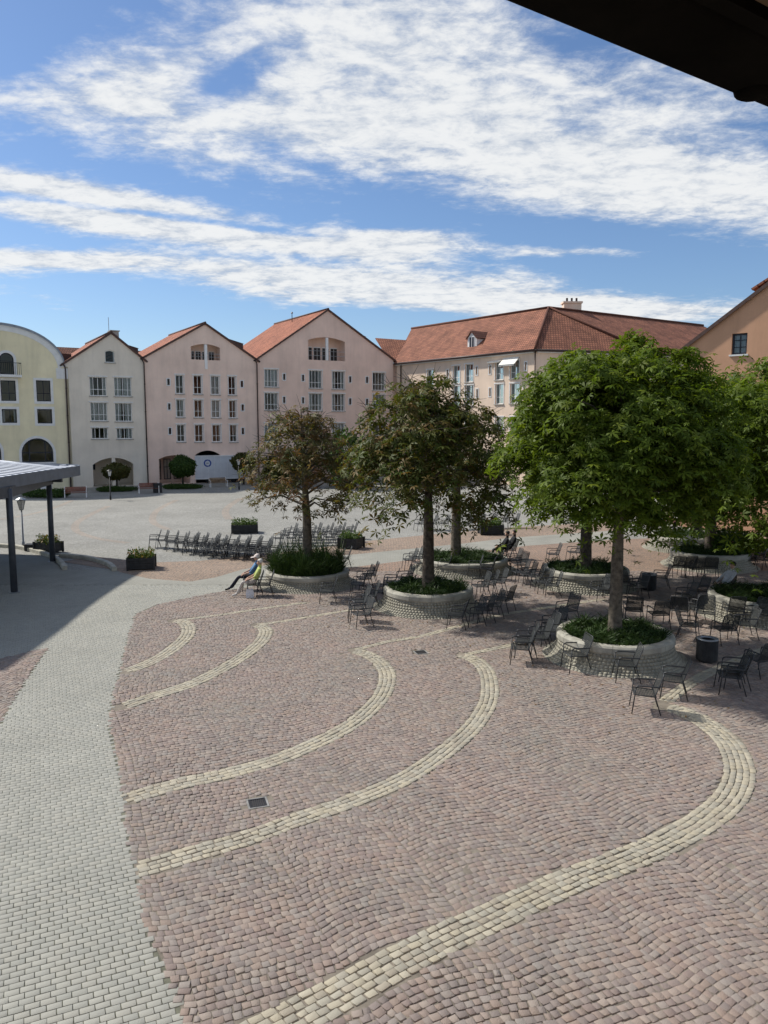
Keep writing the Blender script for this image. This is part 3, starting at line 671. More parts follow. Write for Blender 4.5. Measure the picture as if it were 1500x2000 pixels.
def window(root, shape, vbars=(), hbars=(), fm='white_paint', gm='window_glass', fw=0.07, y=0.20, sill=True, surround=None, curtain=0.0, lintel=False, bw=0.05, sillm='sill_stone'):
    """window > pane, sill, curtain, surround; bars given as fractions of the opening"""
    xs = [p[0] for p in shape]; zs = [p[1] for p in shape]; s0, s1, z0, z1 = min(xs), max(xs), min(zs), max(zs)
    def top_at(s):
        best = z1
        n = len(shape); hits = []
        for i in range(n):
            (xa, za), (xb, zb) = shape[i], shape[(i + 1) % n]
            if (xa - s) * (xb - s) < 0: hits.append(za + (zb - za) * (s - xa) / (xb - xa))
        return max(hits) if hits else best
    def span_at(z):
        n = len(shape); hits = []
        for i in range(n):
            (xa, za), (xb, zb) = shape[i], shape[(i + 1) % n]
            if (za - z) * (zb - z) < 0: hits.append(xa + (xb - xa) * (z - za) / (zb - za))
        return (min(hits), max(hits)) if len(hits) > 1 else (s0, s1)
    mb = MB(); frame_bars(mb, shape, y - 0.05, y + 0.03, fw)
    for f in vbars: s = s0 + (s1 - s0) * f; mb.box(s - bw / 2, s + bw / 2, y - 0.035, y + 0.03, z0 + fw * .9, top_at(s) - fw * .6)
    for f in hbars:
        z = z0 + (z1 - z0) * f; a, b = span_at(z); mb.box(a + fw * .8, b - fw * .8, y - 0.037, y + 0.028, z - bw / 2, z + bw / 2)
    w = mb.build('window', fm, root)
    n = len(shape); mb = MB(); mb.add([(x, y + 0.012, z) for x, z in shape], [tuple(range(n))]); mb.build('pane', gm, w)
    if sill: mb = MB(); mb.box(s0 - 0.10, s1 + 0.10, -0.10, 0.16, z0 - 0.10, z0 - 0.003); mb.build('sill', sillm, w)
    if lintel: mb = MB(); mb.box(s0 - 0.14, s1 + 0.14, -0.07, 0.10, z1 + 0.003, z1 + 0.12); mb.build('blind_box', 'trim_white', w)
    if surround:
        mb = MB(); P = [Vector(p) for p in shape]; area = sum(P[i].x * P[(i + 1) % n].y - P[(i + 1) % n].x * P[i].y for i in range(n))
        out = []
        for i in range(n):
            e1 = (P[i] - P[i - 1]).normalized(); e2 = (P[(i + 1) % n] - P[i]).normalized(); n1 = Vector((e1.y, -e1.x)); n2 = Vector((e2.y, -e2.x))
            if area < 0: n1, n2 = -n1, -n2
            k = n1 + n2; out.append(P[i] + k * (surround[0] / max(0.3, k.dot(n1))))
        vs = [(p.x, -0.035, p.y) for p in P] + [(p.x, -0.035, p.y) for p in out] + [(p.x, 0.002, p.y) for p in out] + [(p.x, 0.002, p.y) for p in P]
        fs = []
        for i in range(n):
            j = (i + 1) % n; fs += [(i, j, n + j, n + i), (n + i, n + j, 2 * n + j, 2 * n + i), (3 * n + i, 3 * n + j, j, i)]
        mb.add(vs, fs); mb.build('surround', surround[1], w)
    if curtain > 0:
        W = (s1 - s0); k = curtain
        for a, b in ((s0 + .02, s0 + W * k / 2), (s1 - W * k / 2, s1 - .02)):
            mb = MB(); m_ = max(3, int((b - a) / 0.09)); vs = []
            for i in range(m_ + 1):
                x = a + (b - a) * i / m_; yy = y + 0.14 + (0.03 if i % 2 else -0.03)
                vs += [(x, yy, z0 + 0.02), (x, yy, z1 - 0.02)]
            mb.add(vs, [(2 * i, 2 * i + 2, 2 * i + 3, 2 * i + 1) for i in range(m_)]); mb.build('curtain', 'curtain', w)
    return w
def slit(root, r):
    """narrow vent window with a pale surround"""
    return window(root, rectp(r), (), (), 'dark_frame', 'window_glass', 0.03, 0.18, False, (0.10, 'trim_white'))
def roof_plane(name, pts, m, parent, th=0.14):
    """tiled slope: pts eave-left, eave-right, ridge-right, ridge-left (local); UVs in metres"""
    P = [Vector(p) for p in pts]; n = (P[1] - P[0]).cross(P[-1] - P[0]).normalized()
    if n.z < 0: n = -n
    me = bpy.data.meshes.new(name); k = len(P)
    vs = P + [p - n * th for p in P]
    up = [tuple(range(k)), tuple(reversed(range(k, 2 * k)))] + [(i, k + i, k + (i + 1) % k, (i + 1) % k) for i in range(k)]
    if (P[1] - P[0]).cross(P[2] - P[0]).dot(n) < 0: up = [tuple(reversed(f)) for f in up]
    me.from_pydata([tuple(v) for v in vs], [], up); me.materials.append(MATS[m])
    ex = (P[1] - P[0]).normalized(); ey = n.cross(ex); uvl = me.uv_layers.new(name='UVMap')
    for lp in me.loops:
        q = Vector(vs[lp.vertex_index]) - P[0]; uvl.data[lp.index].uv = (q.dot(ex), q.dot(ey))
    me.update(); return link(name, me, parent)
def pipe(root, x, z0, z1, y=-0.12, r=0.065):
    mb = MB(); mb.tube([(x - 0.25, y - 0.02, z1 + 0.15), (x - 0.02, y, z1 - 0.25), (x, y, z1 - 0.5), (x, y, z0)], r, 8)
    p = mb.build('downpipe', 'copper_pipe', root, True)
    for k in range(4):
        z = z0 + (z1 - z0) * (0.15 + 0.22 * k); mb = MB(); mb.tube([(x, y, z - 0.04), (x, y, z + 0.04)], r * 1.35, 8); mb.build('bracket', 'copper_pipe', p)

ROW = R(31.0)
fr = Face((-30.06, 79.1), ROW)
S_ = lambda u: fr.sz(u, 850)[0]
def gabled(name, label, m, u0, u1, ue0, ve0, ua, va, ue1, ve1, D, tile, base_off=0.0):
    """gable-fronted house: eave and apex given by pixel; returns root, its x-offset and outline"""
    root = fr.root(name, label, 'house')
    s0, s1 = S_(u0), S_(u1); z0, z1 = fr.sz(ue0, ve0)[1], fr.sz(ue1, ve1)[1]; sa, za = fr.sz(ua, va)
    return root, s0, s1, z0, z1, sa, za
def house_shell(root, s0, s1, z0, z1, sa, za, D, m, tile, verge_m='verge'):
    mb = MB()
    mb.add([(s0, 0, 0), (s0, D, 0), (s0, D, z0), (s0, 0, z0)], [(0, 3, 2, 1)]); mb.build('side_wall', m, root)
    mb = MB(); mb.add([(s1, 0, 0), (s1, D, 0), (s1, D, z1), (s1, 0, z1)], [(0, 1, 2, 3)]); mb.build('side_wall', m, root)
    mb = MB(); mb.add([(s0, D, 0), (s1, D, 0), (s1, D, z1), (sa, D, za), (s0, D, z0)], [(0, 4, 3, 2, 1)]); mb.build('back_wall', m, root)
    o = 0.12
    rf = roof_plane('roof', [(s0 - 0.25, -o, z0 - 0.25 * (za - z0) / (sa - s0) + 0.16), (sa, -o, za + 0.16), (sa, D, za + 0.16), (s0 - 0.25, D, z0 - 0.25 * (za - z0) / (sa - s0) + 0.16)][::1], tile, root)
    # UV rows run across the slope: rebuild with eave first
    bpy.data.objects.remove(rf)
    ze0 = z0 - 0.25 * (za - z0) / (sa - s0) + 0.16; ze1 = z1 - 0.25 * (za - z1) / (s1 - sa) + 0.16
    l = roof_plane('roof', [(s0 - 0.25, D, ze0), (s0 - 0.25, -o, ze0), (sa, -o, za + 0.16), (sa, D, za + 0.16)], tile, root)
    r_ = roof_plane('roof', [(s1 + 0.25, -o, ze1), (s1 + 0.25, D, ze1), (sa + 0.002, D, za + 0.158), (sa + 0.002, -o, za + 0.158)], tile, root)
    for a, b in (((s0 - 0.25, ze0), (sa, za + 0.16)), ((sa, za + 0.16), (s1 + 0.25, ze1))):
        mb = MB(); mb.bar((a[0], -o - 0.03, a[1] - 0.04), (b[0], -o - 0.03, b[1] - 0.04), 0.05, 0.2); mb.build('verge_board', verge_m, root)
    mb = MB(); mb.tube([(sa, -o - .06, za + 0.2), (sa, D, za + 0.2)], 0.13, 8); mb.build('ridge_tiles', tile if False else 'verge', l, True)
    for s, z in ((s0 - 0.30, ze0 - 0.08), (s1 + 0.30, ze1 - 0.08)):
        mb = MB(); mb.tube([(s, -0.15, z), (s, D, z)], 0.09, 8); mb.build('gutter', 'copper_pipe', root, True)
    return l, r_
def niche(root, s0, s1, zt, depth, m, extra=0.6):
    """the arcade behind an arched opening"""
    mb = MB(); a, b = s0 - extra, s1 + extra; z = zt + 0.35
    mb.add([(a, depth, 0), (b, depth, 0), (b, depth, z), (a, depth, z)], [(0, 1, 2, 3)])
    mb.add([(a, .33, 0), (a, depth, 0), (a, depth, z), (a, .33, z)], [(0, 1, 2, 3)])
    mb.add([(b, .33, 0), (b, depth, 0), (b, depth, z), (b, .33, z)], [(3, 2, 1, 0)])
    mb.add([(a, .33, z), (b, .33, z), (b, depth, z), (a, depth, z)], [(3, 2, 1, 0)])
    mb.add([(a, .31, 0.006), (b, .31, 0.006), (b, depth, 0.006), (a, depth, 0.006)], [(0, 1, 2, 3)])
    return mb.build('arcade', m, root)
WIN3 = dict(vbars=(0.22, 0.5, 0.78), hbars=(0.34,), lintel=True)

# --- grey-cream house
root, s0, s1, z0, z1, sa, za = gabled('gabled_house', 'cream grey gabled house with six wide windows and a broad arched passage', 'grey_plaster', 131, 286, 128, 712, 217, 652, 285, 704, 14, 'orange_tiles')
holes, wins = [], []
for (u0, v0, u1, v1, c) in [(175, 736, 208, 773, .35), (223, 737, 257, 774, .85), (177, 786, 210, 822, .9), (225, 787, 258, 823, .8), (179, 835, 211, 857, .3), (228, 836, 259, 857, .75)]:
    r = fr.rect(u0, v0, u1, v1); wins.append((rectp(r), c)); holes.append(rectp(r))
a1 = fr.rect(205, 684, 224, 708); top = arch(a1[0], a1[1], a1[2], a1[3] - 0.15, a1[3], 6); holes.append(top)
n0 = fr.rect(182, 900, 220, 950); n1 = fr.rect(226, 900, 261, 950)
h1 = arch(n0[0], n1[1], 0.02, fr.sz(222, 907)[1], fr.sz(222, 894)[1], 14)
holes.append(h1)
wall(root, [(s0, 0), (s1, 0), (s1, z1), (sa, za), (s0, z0)], holes, 'grey_plaster')
for sh, c in wins: window(root, sh, curtain=c, **({**WIN3, 'hbars': (0.34,)} if sh[2][1] - sh[1][1] > 1.5 else {**WIN3, 'hbars': ()}))
window(root, top, (0.5,), (), curtain=0.3)
niche(root, n0[0], n1[1], max(q[1] for q in h1) + 0.1, 3.6, 'grey_plaster')
mb = MB(); mb.box(n0[1] - .02, n1[0] + .02, .03, .38, 0, max(q[1] for q in h1) - .02); mb.build('pier', 'grey_plaster', root)
mb = MB(); aw = fr.rect(186, 906, 199, 921); mb.box(aw[0], aw[1], 3.52, 3.62, aw[2], aw[3]); mb.build('notice_board', 'dark_frame', root)
house_shell(root, s0, s1, z0, z1, sa, za, 14, 'grey_plaster', 'orange_tiles'); pipe(root, s0 + 0.12, 0.1, z0); pipe(root, s1 - 0.02, 0.1, z1)
mb = MB(); mb.tube([(sa + .2, 2.0, za), (sa + .2, 2.0, za + 1.9)], 0.03, 5); mb.build('antenna_mast', 'zinc', root)
mb = MB(); mb.box(sa + 0.3, sa + 1.1, 1.5, 2.6, za - 0.5, za + 0.45); mb.box(sa + .2, sa + 1.2, 1.4, 2.7, za + .45, za + .55); mb.build('chimney', 'sill_stone', root)
def skylight(root, x, y, z, w, d, h, gm='trim_white', lean=0.0):
    mb = MB(); mb.add([(x, y, z), (x + w, y, z - lean), (x + w, y + d, z - lean), (x, y + d, z), (x, y, z + h), (x + w, y, z + h * .75 - lean * .3), (x + w, y + d, z + h * .75 - lean * .3), (x, y + d, z + h)],
        [(0, 1, 5, 4), (1, 2, 6, 5), (2, 3, 7, 6), (3, 0, 4, 7)], 0); mb.add([(x - .05, y - .05, z + h), (x + w + .1, y - .05, z + h * .75 - lean * .3), (x + w + .1, y + d + .05, z + h * .75 - lean * .3), (x - .05, y + d + .05, z + h)], [(0, 1, 2, 3)], 1)
    d_ = mb.build('roof_light', ['verge', gm], root)
skylight(root, sa + 1.2, 1.0, za - 2.0, 1.7, 1.8, 1.25, 'blind_fabric', 0.6)
skylight(root, s0 - 0.2, 3.4, z0 + 0.3, 1.5, 4.5, 1.1, 'zinc', -0.6)

# --- pink house
root, s0, s1, z0, z1, sa, za = gabled('gabled_house', 'pink gabled house with three rows of four windows behind the white container', 'pink_plaster', 286, 504, 285, 700, 400, 634, 503, 705, 14, 'orange_tiles')
holes, wins = [], []
cols = [(343, 359), (378, 395), (412, 429), (446, 461)]
for ri, (v0, v1) in enumerate([(732, 769), (780, 815), (829, 863)]):
    for ci, (u0, u1) in enumerate(cols):
        k = ri * 1.3; dv = ci * 0.9 * (1 - ri * 0.45)
        r = fr.rect(u0 + k, v0 + dv, u1 + k, v1 + dv); wins.append((rectp(r), [0.25, .3, .9, .35, .6, .3, .95, .5, .2, .25, .4, .5][ri * 4 + ci])); holes.append(rectp(r))
slits = []
for u, v in [(329, 746), (330.5, 794), (332, 842), (472.5, 750), (474, 796), (474.5, 842)]:
    r = fr.rect(u - 2.4, v - 6, u + 2.4, v + 6); slits.append(r); holes.append(rectp(r))
lo = fr.rect(373, 672, 430, 703); zs_ = fr.sz(400, 678)[1]; logg = arch(lo[0], lo[1], lo[2], zs_, lo[3]); holes.append(logg)
n0 = fr.rect(311, 892, 372, 940); n1 = fr.rect(382, 881, 430, 940)
h1 = arch(n0[0], n0[1], 0.02, fr.sz(340, 896)[1], fr.sz(340, 889)[1]); h2 = arch(n1[0], n1[1], 0.02, fr.sz(405, 888)[1], fr.sz(405, 880)[1]); holes += [h1, h2]
wall(root, [(s0, 0), (s1, 0), (s1, z1), (sa, za), (s0, z0)], holes, 'pink_plaster')
for sh, c in wins: window(root, sh, (0.5,), (0.36,), lintel=True, curtain=c, fw=0.09, surround=(0.07, 'trim_white'))
for r in slits: slit(root, r)
def loggia(root, shape, lo, post_u, low_v, m):
    """arched opening under the gable with a pale post, deep behind it a glazed wall"""
    d = 1.6; mb = MB(); z = lo[3] + .1
    mb.add([(lo[0] - .1, .33, lo[2]), (lo[1] + .1, .33, lo[2]), (lo[1] + .1, d, lo[2]), (lo[0] - .1, d, lo[2])], [(0, 1, 2, 3)])
    mb.add([(lo[0] - .1, d, lo[2]), (lo[1] + .1, d, lo[2]), (lo[1] + .1, d, z), (lo[0] - .1, d, z)], [(0, 1, 2, 3)])
    mb.add([(lo[0] - .1, .33, z), (lo[1] + .1, .33, z), (lo[1] + .1, d, z), (lo[0] - .1, d, z)], [(3, 2, 1, 0)])
    for x, o_ in ((lo[0] - .1, (0, 1, 2, 3)), (lo[1] + .1, (3, 2, 1, 0))): mb.add([(x, .33, lo[2]), (x, d, lo[2]), (x, d, z), (x, .33, z)], [o_])
    mb.build('loggia', m, root)
    hgt = lo[3] - lo[2]; W = lo[1] - lo[0]
    for k in range(4):
        a = lo[0] + W * (0.06 + .23 * k); mb = MB(); mb.box(a, a + W * .19, d - .06, d - .01, lo[2] + .05, lo[2] + hgt * .62); w = mb.build('window', 'white_paint', root)
        for q in range(2): m2 = MB(); m2.box(a + .05 + q * W * .092, a + W * .092 * (q + 1) - .0, d - .075, d - .062, lo[2] + .1, lo[2] + hgt * .58); m2.build('pane', 'room_dark', w)
    mb = MB()
    for zz in (.25, .5): mb.bar((lo[0], .1, lo[2] + hgt * zz * .8), (lo[1], .1, lo[2] + hgt * zz * .8), .04, .04)
    mb.build('railing', 'zinc', root)
    ps = (lo[0] + lo[1]) / 2; mb = MB(); mb.box(ps - .15, ps + .15, -0.09, 0.16, fr.sz(post_u, low_v)[1], z - .15); mb.build('post', 'white_paint', root)
loggia(root, logg, lo, 402, 721, 'pink_plaster')
niche(root, n0[0], n0[1], h1[4][1] + .3, 4.0, 'pink_plaster', 0.3); niche(root, n1[0], n1[1], h2[4][1] + .3, 4.2, 'room_dark', 0.1)
for k in range(3):
    a = n0[0] + 0.4 + k * 1.1; r = (a, a + 0.8, 0.3, 2.6); window(root, rectp(r), (0.5,), (0.6,), 'dark_frame', y=3.85, sill=False)
    bpy.data.objects[-1] if False else None
house_shell(root, s0, s1, z0, z1, sa, za, 14, 'pink_plaster', 'orange_tiles'); pipe(root, s1 - 0.02, 0.1, z1)
skylight(root, sa + 2.6, 1.2, za - 2.4, 2.2, 2.0, 1.3, 'blind_fabric', 0.9)

# --- rose house
root, s0, s1, z0, z1, sa, za = gabled('gabled_house', 'tall rose gabled house with an arched loggia standing behind the rusty trees', 'rose_plaster', 504, 768, 503, 703, 640, 607, 766, 704, 16, 'orange_tiles')
holes, wins, slits = [], [], []
for ui, (u0, u1, dv) in enumerate([(517, 543, 0), (604, 629, 2.5), (649, 673, 4), (728, 752, 6.5)]):
    for ri, (v0, v1) in enumerate([(721, 756), (767, 801), (826, 863)]):
        dvv = dv * (1, .5, 0)[ri]; r = fr.rect(u0, v0 + dvv, u1, v1 + dvv); holes.append(rectp(r)); wins.append((rectp(r), random.choice((.3, .6, .9))))
for u, v in [(555, 736), (592, 738), (684, 741), (717, 742), (592, 782), (684, 784), (555, 781), (717, 785)]:
    r = fr.rect(u - 2.2, v - 6, u + 2.2, v + 6); slits.append(r); holes.append(rectp(r))
lo = fr.rect(602, 659, 674, 704); logg = arch(lo[0], lo[1], lo[2], fr.sz(640, 666)[1], lo[3]); holes.append(logg)
n0 = fr.rect(560, 888, 640, 936); h1 = arch(n0[0], n0[1], 0.02, fr.sz(600, 893)[1], fr.sz(600, 885)[1]); holes.append(h1)
wall(root, [(s0, 0), (s1, 0), (s1, z1), (sa, za), (s0, z0)], holes, 'rose_plaster')
for sh, c in wins: window(root, sh, (0.25, 0.5, .75), (0.33,), lintel=True, curtain=c, surround=(0.07, 'trim_white'))
for r in slits: slit(root, r)
loggia(root, logg, lo, 638, 704, 'rose_plaster'); niche(root, n0[0], n0[1], h1[4][1] + .3, 4.0, 'rose_plaster', 0.3)
house_shell(root, s0, s1, z0, z1, sa, za, 16, 'rose_plaster', 'orange_tiles')
skylight(root, sa + 3.4, 1.0, za - 3.2, 2.3, 2.4, 1.3, 'roof_glass', 1.2)
mb = MB(); mb.tube([(sa - 1.0, 8, za - .5), (sa - 1.0, 8, za + .5)], 0.05, 6); mb.lathe([(0.01, .5), (.16, .62), (.01, .8)], 8, c=(sa - 1.0, 8, za)); mb.build('finial', 'copper_pipe', root)

# --- yellow house with a barrel roof
root = fr.root('barrel_roofed_house', 'pale yellow house with a round vaulted gable, arched windows and a small balcony', 'house')
s1 = S_(139); sc = fr.sz(2, 850)[0]; s0 = 2 * sc - s1; ztop = fr.sz(5, 632)[1]
zsp = fr.sz(116, 716)[1]; hw = s1 - sc - 0.35
prof = [(sc + hw * math.cos(t), zsp + (ztop - zsp) * math.sin(t)) for t in [math.pi * k / 28 for k in range(29)]]
outer = [(s0, 0), (s1, 0), (s1, zsp)] + prof + [(s0, zsp)]
holes, W_ = [], []
def sym(shape): return [(2 * sc - x, z) for x, z in reversed(shape)]
def addw(shape, **k):
    holes.append(shape); W_.append((shape, k))
DK = dict(fm='dark_frame', sill=False, surround=(0.24, 'trim_white'), fw=0.09)
for shp in [rectp(fr.rect(71, 743, 99, 784)), rectp(fr.rect(73, 799, 102, 827))]: 
    addw(shp, vbars=(.5,) if shp[2][1] - shp[1][1] > 1.9 else (), hbars=(.38,) if shp[2][1] - shp[1][1] > 1.9 else (), **DK); addw(sym(shp), vbars=(.5,), **DK)
for shp in [rectp(fr.rect(1.5, 743, 31, 783)), rectp(fr.rect(4, 799, 33, 826))]: addw(shp, vbars=(.55,), hbars=(.38,) if shp[2][1] - shp[1][1] > 1.9 else (), **DK)
r = fr.rect(-1, 689, 27, 731); addw(arch(r[0], r[1], r[2], r[3] - (r[1] - r[0]) / 2 * .95, r[3], 12), vbars=(.5,), hbars=(.62,), **DK)
r = fr.rect(42, 856, 104, 903); shp = arch(r[0], r[1], r[2], r[3] - (r[1] - r[0]) / 2 * 1.0, r[3], 16); addw(shp, vbars=(.25, .5, .75), hbars=(.40,), **{**DK, 'fw': .12, 'bw': .09}); addw(sym(shp), vbars=(.25, .5, .75), hbars=(.4,), **DK)
r = fr.rect(-58, 856, 2, 903); shp = arch(r[0], r[1], r[2], r[3] - (r[1] - r[0]) / 2, r[3], 16); addw(shp, vbars=(.25, .5, .75), hbars=(.4,), **DK)
# ground-floor openings behind the shelter
for u0, u1 in ((20, 48), (64, 96)): shp = rectp(fr.rect(u0, 918, u1, 950)); addw(shp, vbars=(.5,), **DK)
wall(root, outer, holes, 'yellow_plaster')
for shp, k in W_: window(root, shp, curtain=random.choice((0, 0, .4)), **k)
# pale band under the vault, roof shell
mb = MB(); n = len(prof); inn = [(sc + (x - sc) * .90, zsp + (z - zsp) * .885 - 0.2) for x, z in prof]
mb.add([(x, -0.04, z) for x, z in prof] + [(x, -0.04, z) for x, z in inn] + [(x, .001, z) for x, z in inn], [(i, i + 1, n + i + 1, n + i) for i in range(n - 1)] + [(n + i, n + i + 1, 2 * n + i + 1, 2 * n + i) for i in range(n - 1)])
mb.build('gable_band', 'trim_white', root)
for sx in (1, -1):
    mb = MB(); xa = sc + sx * hw * .87; xb = sc + sx * (hw + .3); mb.box(min(xa, xb), max(xa, xb), -0.038, .001, zsp - 1.2, zsp - .16); mb.build('gable_band', 'trim_white', root)
mb = MB(); D = 14; prof2 = [(sc + (x - sc) * 1.015, zsp + (z - zsp) * 1.02 + .03) for x, z in prof]
mb.add([(x, -0.14, z) for x, z in prof2] + [(x, D, z) for x, z in prof2] + [(x, -0.14, z - .12) for x, z in prof], [(i, n + i, n + i + 1, i + 1) for i in range(n - 1)] + [(i, i + 1, 2 * n + i + 1, 2 * n + i) for i in range(n - 1)]); mb.build('roof', 'zinc', root, True)
for x, f in ((s0, (0, 3, 2, 1)), (s1, (0, 1, 2, 3))): mb = MB(); mb.add([(x, .01, 0), (x, D, 0), (x, D, zsp), (x, .01, zsp)], [f]); mb.build('side_wall', 'yellow_plaster', root)
mb = MB(); mb.add([(s0, D, 0), (s1, D, 0), (s1, D, zsp)] + [(x, D, z) for x, z in prof] + [(s0, D, zsp)], [tuple(reversed(range(n + 4)))]); mb.build('back_wall', 'yellow_plaster', root)
b0 = fr.rect(-14, 712, 40, 735); mb = MB(); mb.box(b0[0], b0[1], -1.0, -.002, b0[2] - .1, b0[2] + .12); bal = mb.build('balcony', 'trim_white', root)
for k in range(15):
    x = b0[0] + .04 + (b0[1] - b0[0] - .08) * k / 14; mb = MB(); mb.box(x - .015, x + .015, -.98, -.95, b0[2] + .12, b0[3] + .1); mb.build('baluster', 'iron', bal)
mb = MB(); mb.box(b0[0], b0[1], -1.0, -.94, b0[3] + .1, b0[3] + .15); mb.box(b0[1] - .05, b0[1], -.94, -.01, b0[3] + .1, b0[3] + .15); mb.box(b0[0], b0[0] + .05, -.94, -.01, b0[3] + .1, b0[3] + .15); mb.build('handrail', 'iron', bal)

# --- roof block that stands behind the gables
bk = Face((-30.06, 79.1), ROW); root = thing('rear_building', 'long brown tiled roof rising behind the gabled houses', 'building', (bk.world(-6, 17.5, 0)), ROW)
mb = MB(); mb.box(0, 40, 0, 11, 0, 12.0); mb.build('wall', 'grey_plaster', root)
for pts in ([(-.3, -.4, 11.8), (40.3, -.4, 11.8), (38, 5.5, 16.2), (0, 5.5, 16.2)], [(40.3, 11.4, 11.8), (-.3, 11.4, 11.8), (0, 5.5, 16.198), (38, 5.5, 16.198)]): roof_plane('roof', pts, 'brown_tiles', root)

# --- peach wing with hipped roof
C0, C1, C2, C3 = Vector((1.6, 98.0, 0)), Vector((15.5, 79.8, 0)), Vector((27.8, 83.4, 0)), Vector((50.0, 98.2, 0)); ZE, ZR = 14.05, 19.3
A = Vector((18.3, 87.4, 0)); AL = A + (C0 - C1).normalized() * 24; AR = Vector((42.0, 103.2, 0))
root = thing('corner_building', 'peach building with hipped red tile roof, dormer and awnings beyond the trees', 'building')
wf = Face((C0.x, C0.y), math.atan2(C1.y - C0.y, C1.x - C0.x)); Lw = (C1 - C0).length
def place(face, o):  # give parts of one facade the facade's frame
    o.location = face.o; o.rotation_euler = (0, 0, face.a); return o
def wing_wall(face, L_, wins, slits, m, pairs=True):
    holes = [rectp(r) for r, _ in wins] + [rectp(r) for r in slits]
    w = wall(root, [(0, 0), (L_, 0), (L_, ZE), (0, ZE)], holes, m); place(face, w)
    for r, c in wins: place(face, window(root, rectp(r), (0.5,), (0.34,) if r[3] - r[2] > 1.4 else (.5,), lintel=True, curtain=c, surround=(.1, 'trim_white')))
    for r in slits: place(face, slit(root, r))
wins, slits = [], []
for u0, u1, dv in [(967, 983, 0), (996, 1014, -3), (884, 898, 8), (908, 924, 5), (834, 846, 16)]:
    for k, (v0, v1) in enumerate([(706, 742), (750, 789), (814, 846)]):
        sc_ = (1.0, .45, 0.05)[k] * dv; wins.append((wf.rect(u0, v0 + sc_, u1, v1 + sc_ * .9), random.choice((.5, .8, .9, .6))))
for u, v in [(957, 722), (957, 766), (1027, 715), (1024, 764), (931, 724), (874, 730), (932, 768)]: slits.append(wf.rect(u - 1.8, v - 8, u + 1.8, v + 8))
wing_wall(wf, Lw, wins, slits, 'peach_plaster')
cf = Face((C1.x, C1.y), math.atan2(C2.y - C1.y, C2.x - C1.x)); Lc = (C2 - C1).length
wing_wall(cf, Lc, [((Lc * .45, Lc * .45 + 1.1, z, z + 1.9), .5) for z in (10.4, 7.3, 4.2)], [], 'peach_plaster')
ef = Face((C2.x, C2.y), math.atan2(C3.y - C2.y, C3.x - C2.x)); Le = (C3 - C2).length
wing_wall(ef, Le, [((x, x + 1.1, z, z + 1.9), .5) for x in (3, 7, 11, 15, 19) for z in (10.4, 7.3, 4.2)], [], 'peach_plaster')
def up(p, z): return (p.x, p.y, z)
def outp(p, *ns): return p + sum((n * .45 for n in ns), Vector((0, 0, 0)))
nA, nC, nE = -wf.n, -cf.n, -ef.n
e0, e1, e2, e3 = outp(C0, nA), C1 + (nA + nC).normalized() * .55, C2 + (nC + nE).normalized() * .5, outp(C3, nE)
zl = ZE + .02
roof_plane('roof', [up(e0, zl), up(e1, zl), up(A, ZR), up(AL, ZR)], 'red_tiles', root)
roof_plane('roof', [up(e1, zl), up(e2, zl), up(A, ZR)], 'red_tiles', root)
roof_plane('roof', [up(e2, zl), up(e3, zl), up(AR, ZR), up(A, ZR)], 'red_tiles', root)
bL, bR = AL + wf.n * 7.2, AR + ef.n * 8.5; bM = A + Vector((1.5, 13, 0))
roof_plane('roof', [up(bM, zl), up(bL, zl), up(AL, ZR - .003), up(A, ZR - .003)], 'red_tiles', root)
roof_plane('roof', [up(bR, zl), up(bM, zl), up(A, ZR - .003), up(AR, ZR - .003)], 'red_tiles', root)
for p, q in ((up(e1, zl + .1), up(A, ZR + .1)), (up(e2, zl + .1), up(A, ZR + .1)), (up(A, ZR + .08), up(AL, ZR + .08)), (up(A, ZR + .08), up(AR, ZR + .08))):
    mb = MB(); mb.tube([p, q], .14, 8); mb.build('ridge_tiles', 'red_tiles', root, True)
for p, q in ((e0, e1), (e1, e2), (e2, e3)):
    mb = MB(); mb.tube([up(p, zl - .1), up(q, zl - .1)], .13, 8); mb.build('gutter', 'copper_pipe', root, True)
for f_, L_, in ((wf, Lw), (cf, Lc), (ef, Le)):
    mb = MB(); mb.box(0.1, L_ - .1, -.30, -.003, ZE - .30, ZE - .05); place(f_, mb.build('cornice', 'trim_white', root))
mb = MB(); p1 = C1 + nA * .12 + nC * .05; mb.tube([up(p1, ZE - .1), up(p1, .1)], .07, 8); mb.build('downpipe', 'copper_pipe', root, True)
mb = MB(); p1 = C0 + nA * .14 + wf.d * 1.0; mb.tube([up(p1, ZE - .1), up(p1, .1)], .07, 8); mb.build('downpipe', 'copper_pipe', root, True)
ch = A + Vector((3.4, 3.6, 0)); mb = MB(); mb.box(ch.x - 1.0, ch.x + 1.0, ch.y - .6, ch.y + .6, 17, 20.3); mb.box(ch.x - 1.12, ch.x + 1.12, ch.y - .72, ch.y + .72, 20.3, 20.5); chim = mb.build('chimney', 'peach_plaster', root)
for k in range(3): mb = MB(); mb.tube([(ch.x - .55 + k * .55, ch.y, 20.5), (ch.x - .55 + k * .55, ch.y, 20.95)], .12, 8); mb.build('flue', 'copper_pipe', chim)
